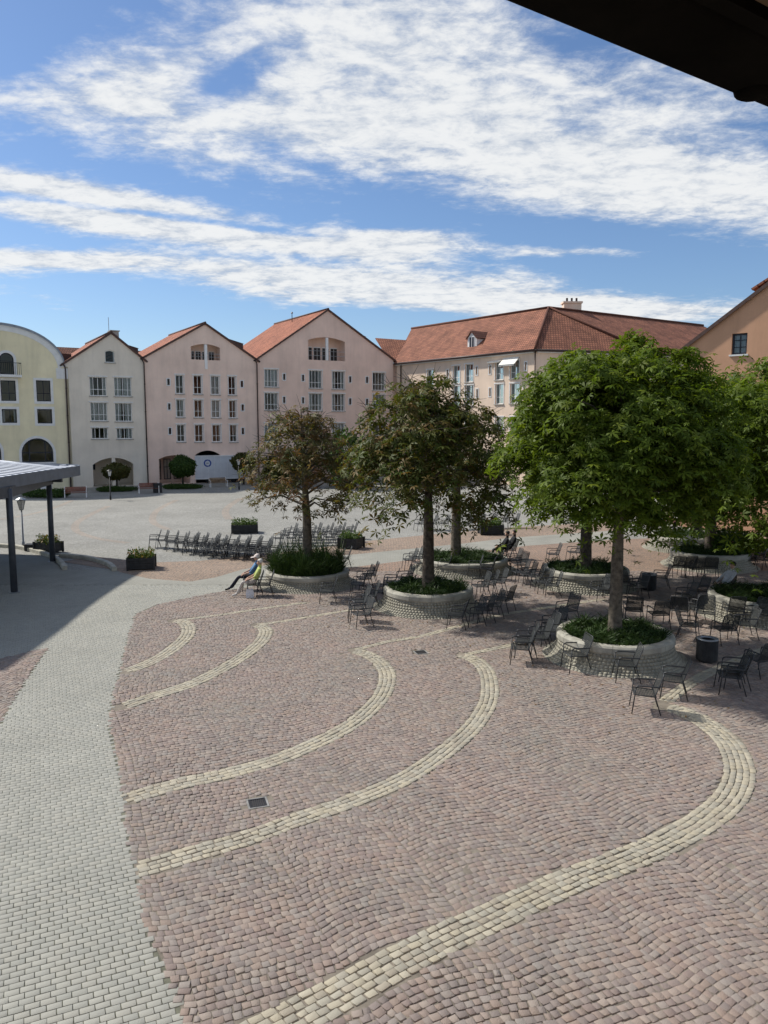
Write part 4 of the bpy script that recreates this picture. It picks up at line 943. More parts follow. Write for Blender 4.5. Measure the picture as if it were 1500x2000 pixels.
# dormer on the slope
ds, dz = wf.sz(921, 690); 
def dormer(face, s, zb, w, h, dpt, y0):
    mb = MB(); mb.add([(s - w, y0, zb), (s + w, y0, zb), (s + w, y0, zb + h), (s, y0, zb + h + w * .9), (s - w, y0, zb + h)], [(0, 1, 2, 3, 4)])
    for sx, f in ((-1, (0, 1, 2)), (1, (2, 1, 0))): mb.add([(s + sx * w, y0, zb), (s + sx * w, y0, zb + h), (s + sx * w, y0 + dpt, zb + h)], [f])
    d = place(face, mb.build('dormer', 'trim_white', root))
    for sx in (-1, 1):
        rp = roof_plane('dormer_roof', [(s + sx * (w + .2), y0 - .2, zb + h - .15), (s + sx * (w + .2), y0 + dpt, zb + h - .15), (s, y0 + dpt + 1.0, zb + h + w * .9 + .08), (s, y0 - .2, zb + h + w * .9 + .08)], 'brown_tiles', None, .08); rp.parent = d
    m2 = MB(); m2.box(s - w * .6, s + w * .6, y0 - .06, y0 - .01, zb + .15, zb + h + .1); wd = m2.build('window', 'white_paint', d)
    for q in (-1, 1): m2 = MB(); xx = sorted((s + q * .05, s + q * w * .5)); m2.box(xx[0], xx[1], y0 - .075, y0 - .062, zb + .25, zb + h); m2.build('pane', 'dark_frame', wd)
dormer(wf, ds - 1.2, ZE + .75, .72, 1.5, 2.2, 1.2)
# awnings over the upper windows
for u0, u1, v0, v1 in ((986, 1014, 700, 713), (961, 982, 706, 709)):
    a = wf.rect(u0, v0, u1, v1); mb = MB(); dp = .9 if v1 - v0 > 6 else .6; x0, x1, zt = a[0] - .1, a[1] + .1, a[3] + .1; zb_ = a[2] if v1 - v0 > 6 else zt - .12
    mb.add([(x0, -.07, zt), (x1, -.07, zt), (x1, -dp, zb_), (x0, -dp, zb_), (x0, -dp, zb_ - .12), (x1, -dp, zb_ - .12)], [(0, 3, 2, 1), (3, 4, 5, 2)]); aw_ = place(wf, mb.build('awning', 'blind_fabric', root))
    mb = MB(); mb.bar((x0, -dp, zb_), (x1, -dp, zb_), .05, .05)
    for x in (x0 + .03, x1 - .03): mb.bar((x, -.05, zb_ - .5), (x, -dp + .03, zb_ - .02), .03, .03)
    mb.build('awning_arm', 'zinc', aw_)
# small linking roof between the rose house and the peach wing
root = thing('link_building', 'small dark red tiled roof linking the rose house to the peach wing', 'building')
lk = [Vector(p) for p in ((-1.0, 98.5, 0), (3.0, 98.6, 0), (6.2, 104.0, 0), (-2.0, 106, 0))]
mb = MB(); mb.prism([(p.x, p.y) for p in lk], 0, 14.0); mb.build('wall', 'rose_plaster', root)
def pt(u, v, Y): r = ray(u, v); t = Y / r.y; return (r.x * t, Y, EYE + r.z * t)
roof_plane('roof', [pt(762, 706, 98.3), pt(786, 708, 98.0), pt(818, 666, 103.0), pt(733, 660, 103.6)], 'red_tiles', root)

# --- orange house at the right
of = Face((0, 0), math.atan2(-.70, .78)); pr = ray(1443, 670) * (47.0 / ray(1443, 670).y); of.o = Vector((pr.x, pr.y, 0)); 
sL, zL = of.sz(1340, 678); sT, zT = of.sz(1500, 556); slope = (zT - zL) / (sT - sL); of.o = of.o + of.d * sL
root = of.root('orange_house', 'terracotta coloured gable wall with one window above the green trees', 'house')
sT -= sL; ap = 9.5; za = zL + slope * ap; L_ = 2 * ap
r = of.rect(1429, 651, 1459, 692); holes = [rectp(r)] + [rectp((x, x + 1.3, z, z + 1.6)) for x in (9, 13) for z in (zL - 3.5, zL + 1.2)] 
wall(root, [(0, 0), (L_, 0), (L_, zL), (ap, za), (0, zL)], holes, 'orange_plaster')
window(root, holes[0], (.5,), (.35, .68), 'dark_frame', 'blue_glass', .1, sill=True, curtain=.95, sillm='trim_white')
for h in holes[1:]: window(root, h, (.5,), (.5,), 'dark_frame', 'blue_glass', .1)
o_ = .15; D = 12
roof_plane('roof', [(-.3, D, zL - .3 * slope + .1), (-.3, -o_, zL - .3 * slope + .1), (ap, -o_, za + .1), (ap, D, za + .1)], 'red_tiles', root)
roof_plane('roof', [(L_ + .3, -o_, zL - .3 * slope + .1), (L_ + .3, D, zL - .3 * slope + .1), (ap + .002, D, za + .098), (ap + .002, -o_, za + .098)], 'red_tiles', root)
mb = MB(); mb.bar((-.3, -o_ - .02, zL - .3 * slope), (ap, -o_ - .02, za), .05, .2); mb.build('verge_board', 'verge', root)
for x in (0, L_): mb = MB(); mb.add([(x, .01, 0), (x, D, 0), (x, D, zL), (x, .01, zL)], [(0, 3, 2, 1) if x == 0 else (0, 1, 2, 3)]); mb.build('side_wall', 'orange_plaster', root)
mb = MB(); mb.add([(0, D, 0), (L_, D, 0), (L_, D, zL), (ap, D, za), (0, D, zL)], [(0, 4, 3, 2, 1)]); mb.build('back_wall', 'orange_plaster', root)
q0, qz = of.sz(1457, 568); sd = q0
mb = MB(); mb.box(sd + .3, sd + 3.5, 1.2, 4.0, qz - 1, qz + .25); dm = mb.build('dormer', 'orange_plaster', root)
rp = roof_plane('dormer_roof', [(sd, 5, qz + .25), (sd, .9, qz + .25), (sd + 2.6, .9, qz + 1.75), (sd + 2.6, 5, qz + 1.75)], 'red_tiles', None, .12); rp.parent = dm

# --- eave of the house the view is taken from
gd = Vector((0.832, 0.555, 0)); gn = Vector((-0.555, 0.832, 0)); ang = math.atan2(gd.y, gd.x)
zg = EYE + 0.80; p0 = ray(985, 0) * (0.80 / ray(985, 0).z); dist = Vector((p0.x, p0.y, 0)).dot(gn); p1 = ray(1360, 0) * (.80 / ray(1360, 0).z); dist1 = Vector((p1.x, p1.y, 0)).dot(gn)
root = thing('viewing_house', 'dark overhanging eave with gutter and brown boarded soffit overhead', 'house', gn * -0.95, ang)
o1, o2 = dist + .95, dist1 + .95                # distances out from the wall face
def bxp(name, m, *a):
    mb = MB(); mb.box(*a); return mb.build(name, m, root)
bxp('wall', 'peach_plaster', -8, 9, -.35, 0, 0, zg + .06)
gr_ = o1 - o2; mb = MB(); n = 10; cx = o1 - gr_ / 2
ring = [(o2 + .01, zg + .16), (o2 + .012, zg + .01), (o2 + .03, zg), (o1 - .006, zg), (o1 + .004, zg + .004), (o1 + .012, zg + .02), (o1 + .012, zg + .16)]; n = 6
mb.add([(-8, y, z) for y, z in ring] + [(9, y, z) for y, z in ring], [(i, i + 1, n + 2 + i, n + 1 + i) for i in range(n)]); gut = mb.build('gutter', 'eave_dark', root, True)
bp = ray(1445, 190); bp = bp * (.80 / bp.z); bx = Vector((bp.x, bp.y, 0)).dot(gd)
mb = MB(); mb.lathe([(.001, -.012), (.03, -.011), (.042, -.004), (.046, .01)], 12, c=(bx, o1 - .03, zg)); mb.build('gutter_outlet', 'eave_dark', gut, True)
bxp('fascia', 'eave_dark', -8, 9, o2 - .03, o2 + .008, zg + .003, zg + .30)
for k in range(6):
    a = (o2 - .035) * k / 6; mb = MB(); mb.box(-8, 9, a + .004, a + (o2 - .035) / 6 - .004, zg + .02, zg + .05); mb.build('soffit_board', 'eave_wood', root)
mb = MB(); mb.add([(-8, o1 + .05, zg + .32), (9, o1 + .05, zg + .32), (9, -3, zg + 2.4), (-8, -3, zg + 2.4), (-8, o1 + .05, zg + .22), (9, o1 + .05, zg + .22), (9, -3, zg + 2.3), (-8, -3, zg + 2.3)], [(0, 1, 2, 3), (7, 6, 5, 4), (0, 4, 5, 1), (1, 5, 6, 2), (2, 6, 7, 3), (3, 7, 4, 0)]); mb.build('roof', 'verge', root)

# ------------------------------------------------------------------ shelter
def shelter():
    t = thing('shelter', 'open shelter with dark steel posts and a metal roof, sun glints painted as stripes', 'shelter', (-15.5, 30, 0))
    ox, oy = -15.5, 30.0
    # outline of the roof edge, bowed towards the square
    edge = [(-14.1, 22.0), (-14.3, 26.0), (-14.65, 30.0), (-14.75, 33.5), (-14.75, 36.0), (-14.95, 37.6), (-16.4, 38.9), (-18.5, 39.6), (-22, 40.2), (-27, 40.4)]
    edge = spline(edge, 5); n = len(edge)
    back = [(-27.5 - 0 * k, 22 + 18.4 * k / (n - 1)) for k in range(n)]
    zt = lambda p: 4.45 + 0.055 * (-(p[0] + 14.5)) * min(1, 1)
    rows = 10; vs = []
    for i in range(n):
        for k in range(rows + 1):
            f = k / rows; p = (edge[i][0] + (back[i][0] - edge[i][0]) * f, edge[i][1] + (back[i][1] - edge[i][1]) * f)
            vs.append((p[0] - ox, p[1] - oy, 4.50 + 0.52 * math.sin(min(1, f * 1.6) * math.pi * .5)))
    mb = MB(); W = rows + 1
    mb.add(vs, [(i * W + k, i * W + k + 1, (i + 1) * W + k + 1, (i + 1) * W + k) for i in range(n - 1) for k in range(rows)]); mb.build('roof_sheet', 'shelter_sheet', t)
    # low battens across the sheet, painted white for sun glints on its ridges
    def surf(x, y):
        best = min(range(n), key=lambda i: abs((edge[i][1] + (back[i][1] - edge[i][1]) * .3) - y))
        e = edge[best]; f = max(0, min(1, (e[0] - x) / (e[0] - back[best][0]))); return 4.50 + 0.52 * math.sin(min(1, f * 1.6) * math.pi * .5)
    def edge_x(y):
        xs = [e for e in edge if True]; b = min(xs, key=lambda e: abs(e[1] - y)); return b[0]
    k = 0; y = 22.4
    while y < 39.9:
        xs = edge_x(y) if y < 37.6 else np.interp(y, [e[1] for e in edge], [e[0] for e in edge])
        pts = [(x - ox, y - oy + .0, surf(x, y) + .02) for x in np.linspace(xs - .12, -27.2, 9)]
        mb = MB()
        for a, b in zip(pts[:-1], pts[1:]): mb.bar(a, b, .26, .02)
        mb.build('glint_batten', 'shelter_glint', t); y += 0.62
    # fascia
    mb = MB(); vs = []
    for i in range(n):
        for dz, off in ((4.08, 0), (4.56, 0), (4.56, -.08), (4.08, -.08)):
            a, b = edge[max(i - 1, 0)], edge[min(i + 1, n - 1)]; d = Vector((b[0] - a[0], b[1] - a[1], 0)).normalized(); nn = Vector((d.y, -d.x, 0))
            q = Vector((*edge[i], 0)) + nn * (.06 + off); vs.append((q.x - ox, q.y - oy, dz))
    mb.add(vs, [(i * 4 + k, i * 4 + (k + 1) % 4, i * 4 + 4 + (k + 1) % 4, i * 4 + 4 + k) for i in range(n - 1) for k in range(4)]); mb.build('fascia', 'shelter_fascia', t)
    # edge beam and cross beams
    ring = [(-14.7 - .35, y) for y in (22.5,)]
    bl = [(-14.55, 23), (-14.55, 29.6), (-15.75, 36.3), (-17.2, 38.2), (-22, 39.2)]
    for a, b in zip(bl[:-1], bl[1:]): mb = MB(); mb.bar((a[0] - ox, a[1] - oy, 3.95), (b[0] - ox, b[1] - oy, 3.95), .16, .42); mb.build('beam', 'shelter_steel', t)
    for yy in (25, 29.6, 33, 36.2): mb = MB(); mb.bar((-15.2 - ox, yy - oy, 3.98), (-27 - ox, yy - oy, 4.2), .14, .3); mb.build('beam', 'shelter_steel', t)
    mb = MB(); mb.add([(x - ox, y - oy, 4.10) for x, y in edge] + [(x - ox, y - oy, 4.10) for x, y in reversed(back)], [tuple(reversed(range(2 * n)))]); mb.build('ceiling', 'shelter_steel', t)
    for px in ((28, 1157), (103, 1097)):
        p = g(*px); mb = MB(); mb.tube([(p.x - ox, p.y - oy, 0), (p.x - ox, p.y - oy, 4.08)], [.13, .12], 12); po = mb.build('post', 'shelter_steel', t, True)
        mb = MB(); mb.tube([(p.x - ox, p.y - oy, 0.0), (p.x - ox, p.y - oy, .03)], .22, 12); mb.build('base_plate', 'zinc', po)
    for x, y in ((-22, 29), (-22.5, 36)):
        mb = MB(); mb.tube([(x - ox, y - oy, 0), (x - ox, y - oy, 4.2)], .13, 12); mb.build('post', 'shelter_steel', t, True)
shelter()

# ------------------------------------------------------------------ plants
def leaves(P, Nrm, size, k=5, spread=2.2, droop=0.35, width=0.34):
    """palmate leaves: k leaflets each, one folded quad per leaflet. P, Nrm (n,3)"""
    n = len(P); Nrm = Nrm / np.linalg.norm(Nrm, axis=1, keepdims=True)
    t = RNG.normal(size=(n, 3)); t -= (t * Nrm).sum(1, keepdims=True) * Nrm; t /= np.linalg.norm(t, axis=1, keepdims=True) + 1e-9
    b = np.cross(Nrm, t); sz = size * RNG.uniform(.5, 1.4, n)
    V = np.zeros((n, k, 4, 3))
    for j in range(k):
        a = (j - (k - 1) / 2) * (spread / max(1, k - 1)) if k > 1 else 0.0
        L_ = sz * (1.0 - 0.28 * abs(j - (k - 1) / 2) / max(1, (k - 1) / 2))
        d = t * math.cos(a) + b * math.sin(a); s = -t * math.sin(a) + b * math.cos(a)
        V[:, j, 0] = P
        V[:, j, 1] = P + d * (L_ * .58)[:, None] + s * (L_ * width / 2)[:, None] - Nrm * (L_ * droop * .22)[:, None]
        V[:, j, 2] = P + d * L_[:, None] - Nrm * (L_ * droop)[:, None]
        V[:, j, 3] = P + d * (L_ * .58)[:, None] - s * (L_ * width / 2)[:, None] - Nrm * (L_ * droop * .22)[:, None]
    Fq = np.arange(n * k * 4).reshape(-1, 4)
    # leaflets of one leaf share their base vertex so that the leaf is one island
    idx = np.arange(n * k * 4).reshape(n, k, 4); idx[:, :, 0] = idx[:, :1, 0]
    return V.reshape(-1, 3), idx.reshape(-1, 4)
def tree(name, label, base, trunk_r, z_fork, crown_c, crown_r, n_clump, per, leaf, lm, bark='bark', seed=1, holes=0.0, lean=(0, 0), group='chestnut trees in round beds', flat=0.45, twigs=False, k=5, spread=3.6, shell=0.6, skirt=.85, cone=0.0):
    global RNG
    rng = np.random.default_rng(seed); RNG = rng
    t = thing(name, label, 'tree', (base[0], base[1], base[2]), 0, group)
    cx, cy, cz = crown_c; rx, ry, rz = crown_r
    # boughs: lobes pushed out from the crown's heart, each carrying leaf clumps on its outer side
    lobes = []; nb = 17
    for b in range(nb):
        zz = 1 - 2 * (b + .5) / nb; zz = -.62 + (zz + 1) / 2 * 1.6; zz = min(.97, zz); a = b * 2.39996 + seed; h_ = math.sqrt(max(0, 1 - zz * zz))
        d = np.array([h_ * math.cos(a), h_ * math.sin(a), zz]); out = rng.uniform(.50, .70)
        tp = 1 - cone * max(0, zz * out + .35); lobes.append((np.array([cx, cy, cz]) + d * out * np.array([rx * tp, ry * tp, rz]), d, rng.uniform(.34, .50) * (.55 + .45 * tp)))
    cl = []
    while len(cl) < n_clump:
        c_, ld, lr = lobes[rng.integers(nb)]; d = rng.normal(size=3) + ld * .7; d /= np.linalg.norm(d); f = shell + (1 - shell) * rng.random() ** .5
        p = c_ + d * f * lr * np.array([rx, ry, rz * .85])
        rel = (p - np.array([cx, cy, cz])) / np.array([rx, ry, rz])
        if rel[2] < -.4 and math.hypot(rel[0], rel[1]) < .55 and rng.random() < skirt: continue
        d2 = d + ld; cl.append((p, d2 / np.linalg.norm(d2)))
    # trunk and limbs
    mb = MB(); top = Vector((lean[0], lean[1], z_fork)); crown_top = Vector((cx, cy, cz + rz * .72))
    mb.tube([(0, 0, -.1), (0, 0, .12), (lean[0] * .3, lean[1] * .3, z_fork * .4), top, top.lerp(crown_top, .45), crown_top], [trunk_r * 1.45, trunk_r * 1.12, trunk_r, trunk_r * .9, trunk_r * .5, trunk_r * .12], 10)
    mb.build('trunk', bark, t, True)
    limbs = 0
    order = list(range(len(cl))); random.Random(seed).shuffle(order); nl = 26 if not twigs else 46
    for i in order[:nl]:
        p = Vector(cl[i][0]); f = min(.95, max(0.02, (p.z - z_fork) / max(.5, (crown_top.z - z_fork)) * .75))
        s = top.lerp(crown_top, f); m_ = s.lerp(p, .5) + Vector((rng.normal() * .15, rng.normal() * .15, .12 * (p - s).length))
        mb = MB(); r0 = trunk_r * (.34 - .2 * f); mb.tube([s, s.lerp(m_, .6), m_, p.lerp(m_, .3), p], [r0, r0 * .8, r0 * .55, r0 * .4, r0 * .16], 5, caps=False); mb.build('limb', bark, t, True)
    if twigs:
        mb = MB()
        for p, d in cl:
            for _ in range(3):
                a = Vector(p) + Vector(rng.normal(size=3)) * .1; b = a + Vector((d[0] + rng.normal() * .6, d[1] + rng.normal() * .6, d[2] * .6 + rng.normal() * .5)).normalized() * rng.uniform(.3, .75)
                mb.tube([a, b], [.012, .004], 3, caps=False)
        tw = mb.build('twigs', bark, t); tw['kind'] = 'stuff'
    P, Nn = [], []
    for p, d in cl:
        m_ = int(per * rng.uniform(.5, 1.4)); R_ = rng.uniform(.45, .85) * (rx + ry) / 2 * .16
        if rng.random() < holes: m_ = int(m_ * .25)
        q = rng.normal(size=(m_, 3)) * np.array([R_, R_, R_ * flat]) ; q[:, 2] -= .35 * (q[:, 0] ** 2 + q[:, 1] ** 2) / max(R_, .1)
        P.append(p + q); Nn.append(np.array([d[0] * .55, d[1] * .55, .75]) + rng.normal(size=(m_, 3)) * .38)
    P = np.concatenate(P); Nn = np.concatenate(Nn)
    V, Fq = leaves(P, Nn, leaf, k=k, spread=spread)
    c = link('crown', np_mesh('crown', V, Fq, lm), t)
    RNG = np.random.default_rng(seed + 100)
    return t
def bed_centre(i): c, r = P_C[i]; return c
def planter(i, label, bush=False):
    c, r = P_C[i]; t = thing('round_planter', label, 'planter', (c.x, c.y, 0), 0, 'round stone tree beds')
    h, hr = (.36, .22) if i in (0, 3) else (.48, .24); Rb = r * 1.16; Ri = r * .985
    Rb = r * 1.24; prof = [(Rb, 0), (r * 1.15, h * .13), (r * 1.07, h * .35), (r * 1.015, h * .63), (Ri, h)]
    mb = MB(); mb.lathe([(q - .008, z) for q, z in prof], 48); mb.build('core', 'planter_core', t, True)
    # small setts laid in rings up the flared foot
    rows = 7; mbv = []; pr = np.array(prof)
    seg = np.r_[0, np.cumsum(np.hypot(np.diff(pr[:, 0]), np.diff(pr[:, 1])))]
    for k in range(rows):
        s0, s1 = seg[-1] * k / rows + .005, seg[-1] * (k + 1) / rows - .005
        r0, z0 = np.interp(s0, seg, pr[:, 0]), np.interp(s0, seg, pr[:, 1]); r1, z1 = np.interp(s1, seg, pr[:, 0]), np.interp(s1, seg, pr[:, 1])
        m_ = int(2 * math.pi * r0 / .115); o = random.random()
        for j in range(m_):
            a0 = 2 * math.pi * (j + o + .04) / m_; a1 = 2 * math.pi * (j + o + .96) / m_; e = random.uniform(-.002, .002)
            q = []
            for dd in (-.02, e):
                for rr, zz, aa in ((r0, z0, a0), (r0, z0, a1), (r1, z1, a1), (r1, z1, a0)): q.append(((rr + dd) * math.cos(aa), (rr + dd) * math.sin(aa), zz + dd * .3))
            mbv.append(q)
    V = np.array(mbv).reshape(-1, 3); n = len(mbv); f = np.array([(4, 5, 6, 7), (0, 1, 5, 4), (1, 2, 6, 5), (2, 3, 7, 6), (3, 0, 4, 7)])
    o = link('setts', np_mesh('setts', V, (np.arange(n)[:, None, None] * 8 + f[None]).reshape(-1, 4), 'planter_sett'), t); o['kind'] = 'stuff'
    nst = 13; a_off = random.random()
    for k in range(nst):
        a0 = 2 * math.pi * (k + a_off) / nst + .003; a1 = 2 * math.pi * (k + 1 + a_off) / nst - .003
        pf = [(Ri - .22, h - .02), (Ri + .0, h - .01), (Ri + .035, h + .05), (Ri + .03, h + hr * .75), (Ri - .015, h + hr * .96), (Ri - .07, h + hr), (Ri - .2, h + hr), (Ri - .22, h + hr - .03), (Ri - .22, h - .02)]
        mb = MB(); mb.lathe(pf, 5, a0=a0, a1=a1); kk = len(pf)
        mb.f.append(tuple(range(kk - 1))); mb.m.append(0); mb.f.append(tuple(5 * kk + q for q in reversed(range(kk - 1)))); mb.m.append(0)
        mb.build('rim_stone', 'planter_rim', t)
    mb = MB(); mb.lathe([(Ri - .2, h + .08), (Ri * .6, h + .12), (.01, h + .14)], 24); mb.build('soil', 'soil', t, True)
    # low evergreen cover
    rng = np.random.default_rng(50 + i); n = 15000; ang = rng.uniform(0, 2 * math.pi, n); rad = (Ri - .20) * np.sqrt(rng.random(n))
    hh = .06 + .10 * rng.random(n) * (1 + .9 * np.sin(ang * 4 + i) * np.sin(rad * 5) + .5 * np.sin(ang * 7 - i)); hh *= 2.3 if bush else 1.0
    B = np.stack([rad * np.cos(ang), rad * np.sin(ang), np.full(n, h + .10)], -1)
    az = rng.uniform(0, 2 * math.pi, n); tilt = rng.uniform(.15, 1.2, n) if bush else rng.uniform(.75, 1.5, n); L_ = (hh * 1.4)[:, None]
    if bush: tilt *= 1.0
    D = np.stack([np.sin(tilt) * np.cos(az), np.sin(tilt) * np.sin(az), np.cos(tilt)], -1)
    B[:, 2] += hh * rng.random(n) * (1.6 if bush else 1.3)
    side = np.cross(D, rng.normal(size=(n, 3))); side /= np.linalg.norm(side, axis=1, keepdims=True)
    w = (.007 + .009 * rng.random(n))[:, None]
    V = np.stack([B, B + D * L_ * .5 + side * w, B + D * L_, B + D * L_ * .5 - side * w], 1).reshape(-1, 3)
    gc = link('ground_cover', np_mesh('ground_cover', V, np.arange(n * 4).reshape(-1, 4), 'juniper')); gc.location = (c.x, c.y, 0)
    return t, gc
PL_LABELS = ['round stone bed with bushy cover behind the two seated people', 'round stone bed of the dark rusty tree, chairs on both its sides', 'round stone bed of the large green tree, beside the black bin', 'wide low stone bed behind the rusty tree near the black-clad couple', 'round stone bed of the shaded tree behind the large green tree', 'round stone bed with pale rim stones beside the reclining person', 'round stone bed holding a leafy tree and shrubs deep in the shade', 'far round stone bed by the stooping person']
GC_LABELS = ['tall tufted green cover in the bed behind the seated people', 'low green juniper filling the bed of the dark rusty tree', 'low green juniper filling the bed of the large green tree', 'low green cover in the wide bed near the black-clad couple', 'low green cover in the bed behind the large green tree', 'low green cover in the bed with pale rim stones', 'green cover in the shaded bed with shrubs', 'green cover in the far bed by the stooping person']
for i in range(8):
    t, gc = planter(i, PL_LABELS[i], i == 0); tag(gc, GC_LABELS[i], 'plants', 'evergreen cover in the tree beds')
ZB = .6
def bc(i, z=ZB): c = bed_centre(i); return (c.x, c.y, z)
tree('chestnut_tree', 'sparse rusty-brown chestnut tree in the bed behind the seated people', bc(0), .20, 1.9, (-.2, 0, 4.35), (2.6, 2.4, 3.1), 135, 17, .23, 'rusty_leaf', 'pale_bark', 11, .3, twigs=True, spread=4.2, cone=.55)
tree('chestnut_tree', 'dark olive and brown chestnut tree with thick trunk, chairs round its bed', bc(1), .21, 2.1, (-.05, 0, 4.95), (3.2, 2.9, 3.6), 210, 25, .23, 'olive_leaf', 'bark', 12, .2, twigs=True, spread=4.2, cone=.55)
tree('chestnut_tree', 'large dense green chestnut tree in the bed beside the black bin', bc(2), .19, 2.2, (.15, .3, 5.3), (3.1, 2.9, 3.15), 340, 58, .195, 'chestnut_leaf', 'pale_bark', 13, .05, spread=4.0)
tree('chestnut_tree', 'olive chestnut tree in the wide low bed near the black-clad couple', (bc(3)[0] - .35, bc(3)[1], ZB), .22, 2.6, (.1, 0, 4.9), (1.8, 1.8, 2.0), 60, 18, .22, 'olive_leaf', 'pale_bark', 14, .2, spread=4.0)
tree('chestnut_tree', 'green chestnut tree standing right behind the large green one', bc(4), .24, 2.3, (.5, .5, 5.2), (3.6, 3.2, 3.3), 228, 32, 0.26, 'chestnut_leaf', 'bark', 15, .05, spread=4.0)
tree('chestnut_tree', 'green chestnut tree in the bed with pale rim stones', (bc(5)[0] + .75, bc(5)[1], ZB), .22, 2.4, (-.3, .2, 4.85), (3.8, 3.4, 3.7), 330, 40, 0.25, 'chestnut_leaf', 'bark', 16, .05, spread=4.0)
tree('chestnut_tree', 'green chestnut tree rising from the shaded bed with shrubs', bc(6), .25, 2.3, (-.2, .3, 5.0), (4.1, 3.5, 3.7), 228, 32, 0.27, 'chestnut_leaf', 'bark', 17, .05, spread=4.0)
tree('chestnut_tree', 'green chestnut tree in the far bed by the stooping person', (bc(7)[0] + 1.2, bc(7)[1] + 1.0, 0.5), .25, 2.6, (.3, .3, 5.6), (3.8, 3.4, 3.4), 180, 30, 0.29, 'chestnut_leaf', 'bark', 18, .05, spread=4.0)
# shrubs in the shaded bed
def shrub(name, label, loc, r, h, lm, n=1500, leaf=.14, seed=5, cat='shrub', group=None):
    rng = np.random.default_rng(seed); t = thing(name, label, cat, loc, 0, group)
    d = rng.normal(size=(n, 3)); d /= np.linalg.norm(d, axis=1, keepdims=True); f = (.55 + .5 * rng.random(n) ** .5) * (1 + .12 * np.sin(d[:, 0] * 5 + seed) + .1 * np.sin(d[:, 1] * 6))
    P = d * f[:, None] * np.array([r, r, h / 2]); P[:, 2] += h / 2; P = P[P[:, 2] > 0.02]; d = d[:len(P)]
    V, Fq = leaves(P, rng.normal(size=P.shape) * .6 + np.array([0, 0, .5]), leaf, 1, 0, .3, .5); link('foliage', np_mesh('foliage', V, Fq, lm), t)
    mb = MB()
    for k in range(6): a = k * 1.05; mb.tube([(0, 0, 0), (r * .35 * math.cos(a), r * .35 * math.sin(a), h * .45), (r * .7 * math.cos(a), r * .7 * math.sin(a), h * .8)], [.025, .018, .006], 5, caps=False)
    mb.build('stem', 'bark', t, True); return t
p = bc(6); shrub('leafy_shrub', 'dark leafy shrub growing in the shaded tree bed', (p[0] + .9, p[1] - .5, .6), 1.0, 1.15, 'ball_leaf', 2200, .16, 3)
p = bc(6); shrub('leafy_shrub', 'low brown tinged shrub at the rim of the shaded bed', (p[0] + 1.0, p[1] + .6, .6), .7, .9, 'ball_leaf_brown', 1300, .15, 4)
# garden shrubs in front of the rose house
for (u, v, r, h, lm, lab) in [(688, 952, 3.0, 5.6, 'ball_leaf', 'dark green bushy tree at the foot of the rose house'), (560, 948, 2.2, 3.6, 'ball_leaf_brown', 'brown green bush before the arch of the rose house'), (800, 950, 3.2, 5.0, 'ball_leaf', 'dark bush at the corner of the peach wing')]:
    p = g(u, v); shrub('garden_bush', lab, (p.x, p.y, 0), r, h, lm, 3600, .42, int(u))

# clipped ball trees in oval beds before the gabled houses
def ball_tree(u, v, cu, cv, r, hz, lm, label, bed, seed):
    p = g(u, v); t = thing('ball_tree', label, 'tree', (p.x, p.y, 0), 0, 'clipped ball trees before the houses'); rng = np.random.default_rng(seed)
    zc = EYE + ray(cu, cv).z * (p.y / ray(cu, cv).y); n = 5200
    d = rng.normal(size=(n, 3)); d /= np.linalg.norm(d, axis=1, keepdims=True); f = (.7 + .32 * rng.random(n) ** .6) * (1 + .06 * np.sin(d[:, 0] * 6 + seed) + .06 * np.sin(d[:, 2] * 7))
    P = d * f[:, None] * np.array([r, r, hz]) + np.array([0, 0, zc]); V, Fq = leaves(P, d + rng.normal(size=d.shape) * .5, .22, 1, 0, .3, .55); link('crown', np_mesh('crown', V, Fq, lm), t)
    mb = MB(); mb.tube([(0, 0, 0), (.04, 0, zc * .4), (0, 0, zc)], [.13, .10, .07], 8)
    for k in range(5): a = k * 1.257; mb.tube([(0, 0, zc * .62), (math.cos(a) * r * .6, math.sin(a) * r * .6, zc + .1)], [.06, .02], 5, caps=False)
    mb.build('trunk', 'bark', t, True)
    if bed:
        b = shrub('oval_bed', bed, (p.x, p.y - .6, 0), 1.9, .55, 'ball_leaf', 4200, .16, seed + 1, 'hedge', 'low oval hedges under the ball trees'); b.scale = (1, .6, .8)
ball_tree(228, 958, 230, 921, 1.25, .8, 'ball_leaf_brown', 'flat clipped ball tree in front of the cream grey arches', 'low oval hedge under the flat ball tree by the cream grey house', 21)
ball_tree(357, 953, 357, 911, 1.3, 1.12, 'ball_leaf', 'round dark green ball tree beside the white container', 'low oval hedge under the round dark green ball tree', 22)
ball_tree(476, 946, 475, 902, 1.35, .95, 'ball_leaf_brown', 'clipped ball tree at the far end of the white container', None, 23)
p = g(93, 971); b = shrub('oval_bed', 'low oval hedge in front of the yellow house behind the shelter posts', (p.x, p.y, 0), 2.0, .7, 'ball_leaf', 4000, .16, 31, 'hedge', 'low oval hedges under the ball trees'); b.scale = (1, .6, 1)

